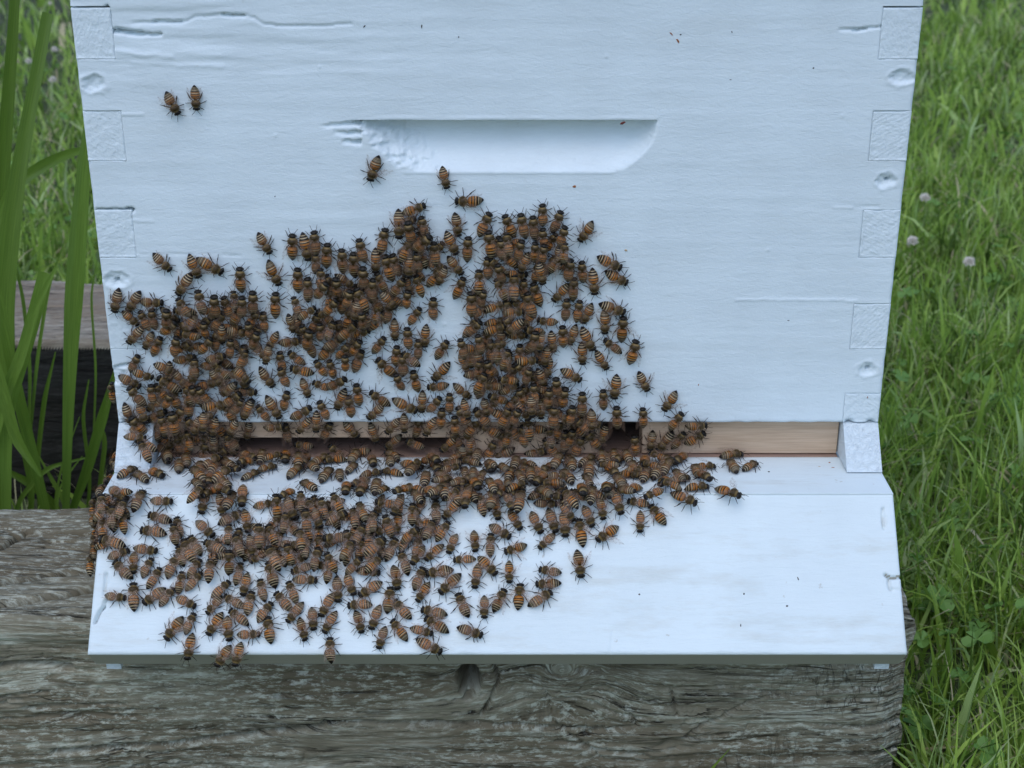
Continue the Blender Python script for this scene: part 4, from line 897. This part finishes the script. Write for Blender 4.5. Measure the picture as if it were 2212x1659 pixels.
def blades(regions, seg=3):
    out = []
    for (x0, x1, y0, y1, n, hm, wm) in regions:
        x = rng.uniform(x0, x1, n); y = rng.uniform(y0, y1, n)
        cl = fbm(x / 70, y / 70, 51, 3); keep = ~in_hive(x, y) & (rng.uniform(0, 1, n) < .35 + 1.3 * (cl - .2))
        x, y, cl = x[keep], y[keep], cl[keep]; k = len(x)
        h = hm * rng.uniform(.4, 1.3, k) * (.5 + 1.1 * cl); w = wm * rng.uniform(.4, 1.3, k) ** 1.2; big = rng.uniform(0, 1, k) < .07; w[big] *= 2.3; h[big] *= 1.15
        out.append(np.stack([x, y, h, w], 1))
    A = np.concatenate(out); k = len(A); x, y, h, w = A.T
    az = rng.uniform(0, 6.283, k); lean = rng.uniform(.1, 1.0, k) ** 1.1 * 1.35; yaw = rng.uniform(0, 6.283, k)
    straw = rng.uniform(0, 1, k) < .11; lean[straw] = rng.uniform(.8, 1.4, straw.sum()); w[straw] *= .6; col = np.clip(rng.normal(.42, .26, k), 0, .87); col[straw] = rng.uniform(.88, 1, straw.sum())
    V = np.empty((k, 2 * seg + 1, 3)); UV = np.empty((k, 2 * seg + 1, 2)); z0 = -226.0
    px, py, pz = x.copy(), y.copy(), np.full(k, z0)
    wx, wy = np.cos(yaw), np.sin(yaw)
    for i in range(seg + 1):
        t = i / seg
        if i > 0:
            th = lean * (t * 1.3); s = h / seg; px = px + np.cos(az) * np.sin(th) * s; py = py + np.sin(az) * np.sin(th) * s; pz = pz + np.cos(th) * s
        ww = w * (1 - t ** 2.2) * .5
        if i < seg:
            V[:, 2 * i, 0] = px - wx * ww; V[:, 2 * i, 1] = py - wy * ww; V[:, 2 * i, 2] = pz
            V[:, 2 * i + 1, 0] = px + wx * ww; V[:, 2 * i + 1, 1] = py + wy * ww; V[:, 2 * i + 1, 2] = pz
            UV[:, 2 * i] = (0, t); UV[:, 2 * i + 1] = (1, t)
        else: V[:, 2 * i, 0] = px; V[:, 2 * i, 1] = py; V[:, 2 * i, 2] = pz; UV[:, 2 * i] = (.5, 1)
    T = []
    for i in range(seg):
        a = 2 * i
        if i < seg - 1: T += [[a, a + 1, a + 3], [a, a + 3, a + 2]]
        else: T += [[a, a + 1, a + 2]]
    T = np.array(T)[None] + (np.arange(k) * (2 * seg + 1))[:, None, None]
    var = np.repeat(np.stack([col, col], 1), 2 * seg + 1, 0)
    return V.reshape(-1, 3), T.reshape(-1, 3), UV.reshape(-1, 2), var
V, T, UV, var = blades([(200, 420, -260, 250, 9500, 62, 2.9), (200, 620, 250, 700, 10500, 60, 3.1), (200, 1000, 700, 1500, 16000, 58, 3.8), (150, 1700, 1500, 3000, 17000, 60, 6.0), (-200, 2600, 3000, 5500, 9000, 66, 10),
                        (420, 1000, -260, 250, 8500, 62, 4), (620, 1500, 250, 700, 8500, 60, 4.5), (1000, 2400, 700, 1500, 10000, 58, 6), (1700, 3200, 1500, 3000, 8000, 60, 8), (-600, 420, -420, -85, 8000, 58, 3.6), (-1100, -480, -300, 515, 9000, 62, 4), (-500, -190, 85, 345, 500, 60, 3), (-800, -150, 515, 1100, 10000, 66, 4.0), (-1400, 200, 1100, 2400, 14000, 64, 5), (-2400, 200, 2400, 5500, 9000, 70, 9)])
tag(build('lawn_grass', V, T, [M_GRASS], None, UV, var, smooth=True), 'green lawn grass with dry straws around and behind the hive', 'grass', None, 'stuff')
def clover_leaves(n, regions):
    Vs = []; Ts = []; Us = []; vv = []; m = 0; r = np.random.default_rng(3)
    for _ in range(n):
        x0, x1, y0, y1 = regions[r.integers(len(regions))]; x, y = r.uniform(x0, x1), r.uniform(y0, y1)
        if in_hive(np.array(x), np.array(y)): continue
        z = -226 + r.uniform(20, 52); tl = r.uniform(-.5, .5, 2); c = r.uniform(0, 1); R0 = r.uniform(4.5, 8); yaw = r.uniform(0, 6.28)
        for q in range(3):
            a0 = yaw + q * 2.094; pts = [(0, 0, 0)]
            for i in range(9):
                a = a0 + (i - 4) / 4 * .92; rr = R0 * (1.25 - .12 * (i == 4) - .45 * abs(i - 4) / 4 * (abs(i - 4) == 4)); pts.append((rr * math.cos(a), rr * math.sin(a), .8 * abs(i - 4)))
            P = np.array(pts); P[:, 2] += P[:, 0] * tl[0] + P[:, 1] * tl[1]; P += (x, y, z)
            Vs.append(P); Ts.append(np.array([[0, i, i + 1] for i in range(1, 9)]) + m); m += 10
            Us.append(np.tile([[.5, .5]], (10, 1))); vv.append(np.tile([[c, c]], (10, 1)))
        st = np.array([(x - .5, y, -226), (x + .5, y, -226), (x, y, z)]); Vs.append(st); Ts.append(np.array([[0, 1, 2]]) + m); m += 3; Us.append(np.zeros((3, 2))); vv.append(np.full((3, 2), c))
    return np.concatenate(Vs), np.concatenate(Ts), np.concatenate(Us), np.concatenate(vv)
V, T, UV, var = clover_leaves(650, [(230, 480, -150, 500), (250, 800, 500, 1300), (250, 1300, 1300, 2600), (-700, -180, 520, 1200), (-1200, -100, 1200, 2300)])
tag(build('clover_leaves', V, T, [M_CLOVER], None, UV, var, smooth=False), 'round clover leaves scattered low among the lawn grass', 'clover', None, 'stuff')

M_PETAL = fleck_mat('clover_petal', (.70, .64, .58)); M_STEM = fleck_mat('clover_stem', (.10, .18, .04))
def clover_flower(px, py, label, z=-162, r0=7):
    c = hit(px, py, (0, 0, z), (0, 0, 1)); o = empty('clover_flower', (c[0], c[1], -226), label, 'flower', 'white clover flowers in the lawn')
    r = np.random.default_rng(int(px)); V = []; T = []
    for i in range(60):
        th = math.acos(1 - 1.5 * (i + .5) / 60); ph = i * 2.4; d = np.array([math.sin(th) * math.cos(ph), math.sin(th) * math.sin(ph), math.cos(th)])
        a = np.cross(d, [.3, .2, 1]); a /= np.linalg.norm(a); b = np.cross(d, a); L = r0 * r.uniform(.85, 1.15); k = len(V)
        V += [d * r0 * .25, d * L * .75 + a * 1.1, d * L * .75 - a * .6 + b, d * L * .75 - a * .6 - b, d * L]
        T += [[k, k + 1, k + 2], [k, k + 2, k + 3], [k, k + 3, k + 1], [k + 4, k + 2, k + 1], [k + 4, k + 3, k + 2], [k + 4, k + 1, k + 3]]
    zz = c[2] + 226
    build('blossom', np.array(V) + [0, 0, zz], T, [M_PETAL], smooth=False, parent=o)
    v, t = tube([(6, 3, 0), (3, 1, zz * .5), (0, 0, zz - 1)], [.8, .7, .7], 5); build('stem', v, t, [M_STEM], parent=o)
for a in [(1971, 522, 'white clover flower just right of the hive edge, in line with the swarm top'), (2094, 566, 'faded pinkish clover flower in the grass at right, beyond the first one'), (1998, 428, 'small white clover flower at right, higher up the lawn'),
          (110, 8, 'white clover flower at the very top left corner'), (118, 108, 'pinkish clover flower left of the hive beside the tall leaf'), (114, 173, 'small white clover flower below the pinkish one, left of hive'),
          (62, 133, 'brownish clover flower behind the tall leaf at far left')]: clover_flower(*a)

def ribbon(pts, widths, y, face=0.15, n=22, fold=.25):
    """leaf blade through photo points standing at depth y (mm) with real widths in mm"""
    P = np.array([hit(px, py, (0, y + dy, 0), (0, 1, 0)) for px, py, dy in pts])
    t = np.linspace(0, 1, len(P)); s = np.linspace(0, 1, n)
    C = np.stack([np.interp(s, t, P[:, i]) for i in range(3)], 1)
    for _ in range(3): C[1:-1] = (C[:-2] + 2 * C[1:-1] + C[2:]) / 4
    w = .9 * np.interp(s, np.linspace(0, 1, len(widths)), widths)
    V = []; UV = []
    for i in range(n):
        d = C[min(i + 1, n - 1)] - C[max(i - 1, 0)]; d /= np.linalg.norm(d); side = np.cross(d, [face, -1, .15]); side /= np.linalg.norm(side); nn = np.cross(side, d)
        for q, (a, b) in enumerate(((-.5, fold), (-.25, fold * .45), (0, 0), (.25, fold * .45), (.5, fold))): V.append(C[i] + side * w[i] * a + nn * w[i] * b * .5); UV.append((q / 4, s[i] * 6))
    T = []
    for i in range(n - 1):
        for q in range(4): a = i * 5 + q; T += [[a, a + 1, a + 6], [a, a + 6, a + 5]]
    return np.array(V), np.array(T), np.array(UV)
def plant(name, label, x, y, leaves):
    o = empty(name, (x, y, -226), label, 'plant', 'broad-leaved plants in the gap left of the hive')
    for i, (pts, widths, dy, c) in enumerate(leaves):
        V, T, UV = ribbon(pts, widths, y + dy); V = V - np.array([x, y, -226])
        build('leaf', V, T, [M_BROAD], None, UV, np.full((len(V), 2), c), parent=o)
plant('broad_leaf_plant', 'tall plant with wide upright strap leaves rising to the top left corner', -290, 215, [
    ([(5, 1250, 0), (3, 900, 0), (8, 620, 0), (35, 400, 5), (72, 200, 10), (104, 28, 14)], [8, 13, 17, 15, 11, 9, 8], 0, .55),
    ([(-60, 1200, 0), (-20, 700, 0), (5, 380, 0), (24, 140, 0), (34, -30, 0)], [8, 12, 12, 9, 7], 60, .3),
    ([(-70, 800, 0), (-20, 520, 0), (20, 408, 0), (90, 358, 0), (150, 330, -10), (195, 320, -30)], [7, 7, 8, 9, 7, 3], 30, .75)])
plant('broad_leaf_plant', 'plant whose single wide blade stands right against the hive left edge', -245, 180, [
    ([(140, 1250, 0), (145, 960, 0), (152, 780, 0), (160, 640, 0), (172, 480, 0), (184, 330, 0), (190, 240, 0)], [4, 7, 10, 13.5, 12, 8, 2], 0, .8),
    ([(150, 1120, 0), (190, 1010, 0), (222, 900, 0), (250, 800, 0)], [5, 8, 8, 3], 10, .4)])
plant('broad_leaf_plant', 'plant with pale crossing blades, one cut off square, at the left border', -300, 140, [
    ([(15, 1200, 0), (12, 900, 0), (40, 800, 0), (70, 700, 0), (98, 588, 0)], [6, 9, 10, 10, 9], 0, .95),
    ([(-40, 1060, 0), (15, 840, 0), (45, 770, 0), (78, 660, 0), (122, 575, 0)], [4, 8, 8, 5, 2], -6, 1.0),
    ([(-30, 560, 0), (0, 650, 0), (20, 760, 0), (50, 900, 0), (95, 1080, 0), (120, 1200, 0)], [3, 7, 8, 9, 7, 5], 14, .5),
    ([(-30, 720, 0), (10, 860, 0), (35, 950, 0), (90, 1030, 0)], [8, 9, 8, 2], -14, .7)])
plant('weed_shoot', 'low weed of thin arching blades in the dark gap between the timbers', -262, 230, [
    ([(158, 1180, 0), (140, 1085, 0), (115, 1040, 0), (84, 985, 0)], [2, 4, 3.5, 1], 0, .9),
    ([(135, 1180, 0), (118, 1080, 0), (135, 1000, 0), (172, 900, 0)], [1.5, 2, 1.6, .6], -10, .8),
    ([(120, 1180, 0), (125, 1060, 0), (150, 1020, 0), (178, 985, 0)], [1.5, 2, 1.6, .6], -14, 1.0),
    ([(160, 1200, 0), (120, 1090, 0), (60, 1040, 0), (-20, 1000, 0)], [4, 7, 7, 3], 20, .3),
    ([(60, 1180, 0), (70, 1060, 0), (50, 960, 0), (20, 890, 0)], [4, 5, 5, 1], 8, .6),
    ([(180, 1180, 0), (196, 1040, 0), (178, 900, 0), (192, 820, 0)], [2, 3, 3, 1], 30, .5),
    ([(20, 1190, 0), (40, 1080, 0), (100, 1010, 0), (200, 985, 0)], [3, 4, 4, 1], -4, .8),
    ([(90, 1180, 0), (80, 1000, 0), (96, 860, 0), (120, 760, 0)], [2, 4, 4, 1], 40, .4),
    ([(200, 1180, 0), (215, 1060, 0), (228, 950, 0), (212, 900, 0)], [3, 4, 4, 1], 34, .6)])
plant('weed_shoot', 'loose tuft of fine green stems in front of the rear timber at far left', -300, 300, [
    ([(60, 1000, 0), (66, 800, 0), (50, 640, 0), (20, 520, 0)], [2, 3, 3, .6], 0, .7),
    ([(60, 1000, 0), (80, 780, 0), (104, 620, 0), (140, 520, 0)], [2, 3, 3, .6], 4, .9),
    ([(200, 1000, 0), (208, 800, 0), (196, 640, 0), (210, 560, 0)], [1.5, 2, 2, .6], 0, .8),
    ([(64, 1000, 0), (30, 820, 0), (26, 600, 0), (36, 470, 0)], [2, 3, 3, .6], -4, .5)])
bpy.context.view_layer.update()
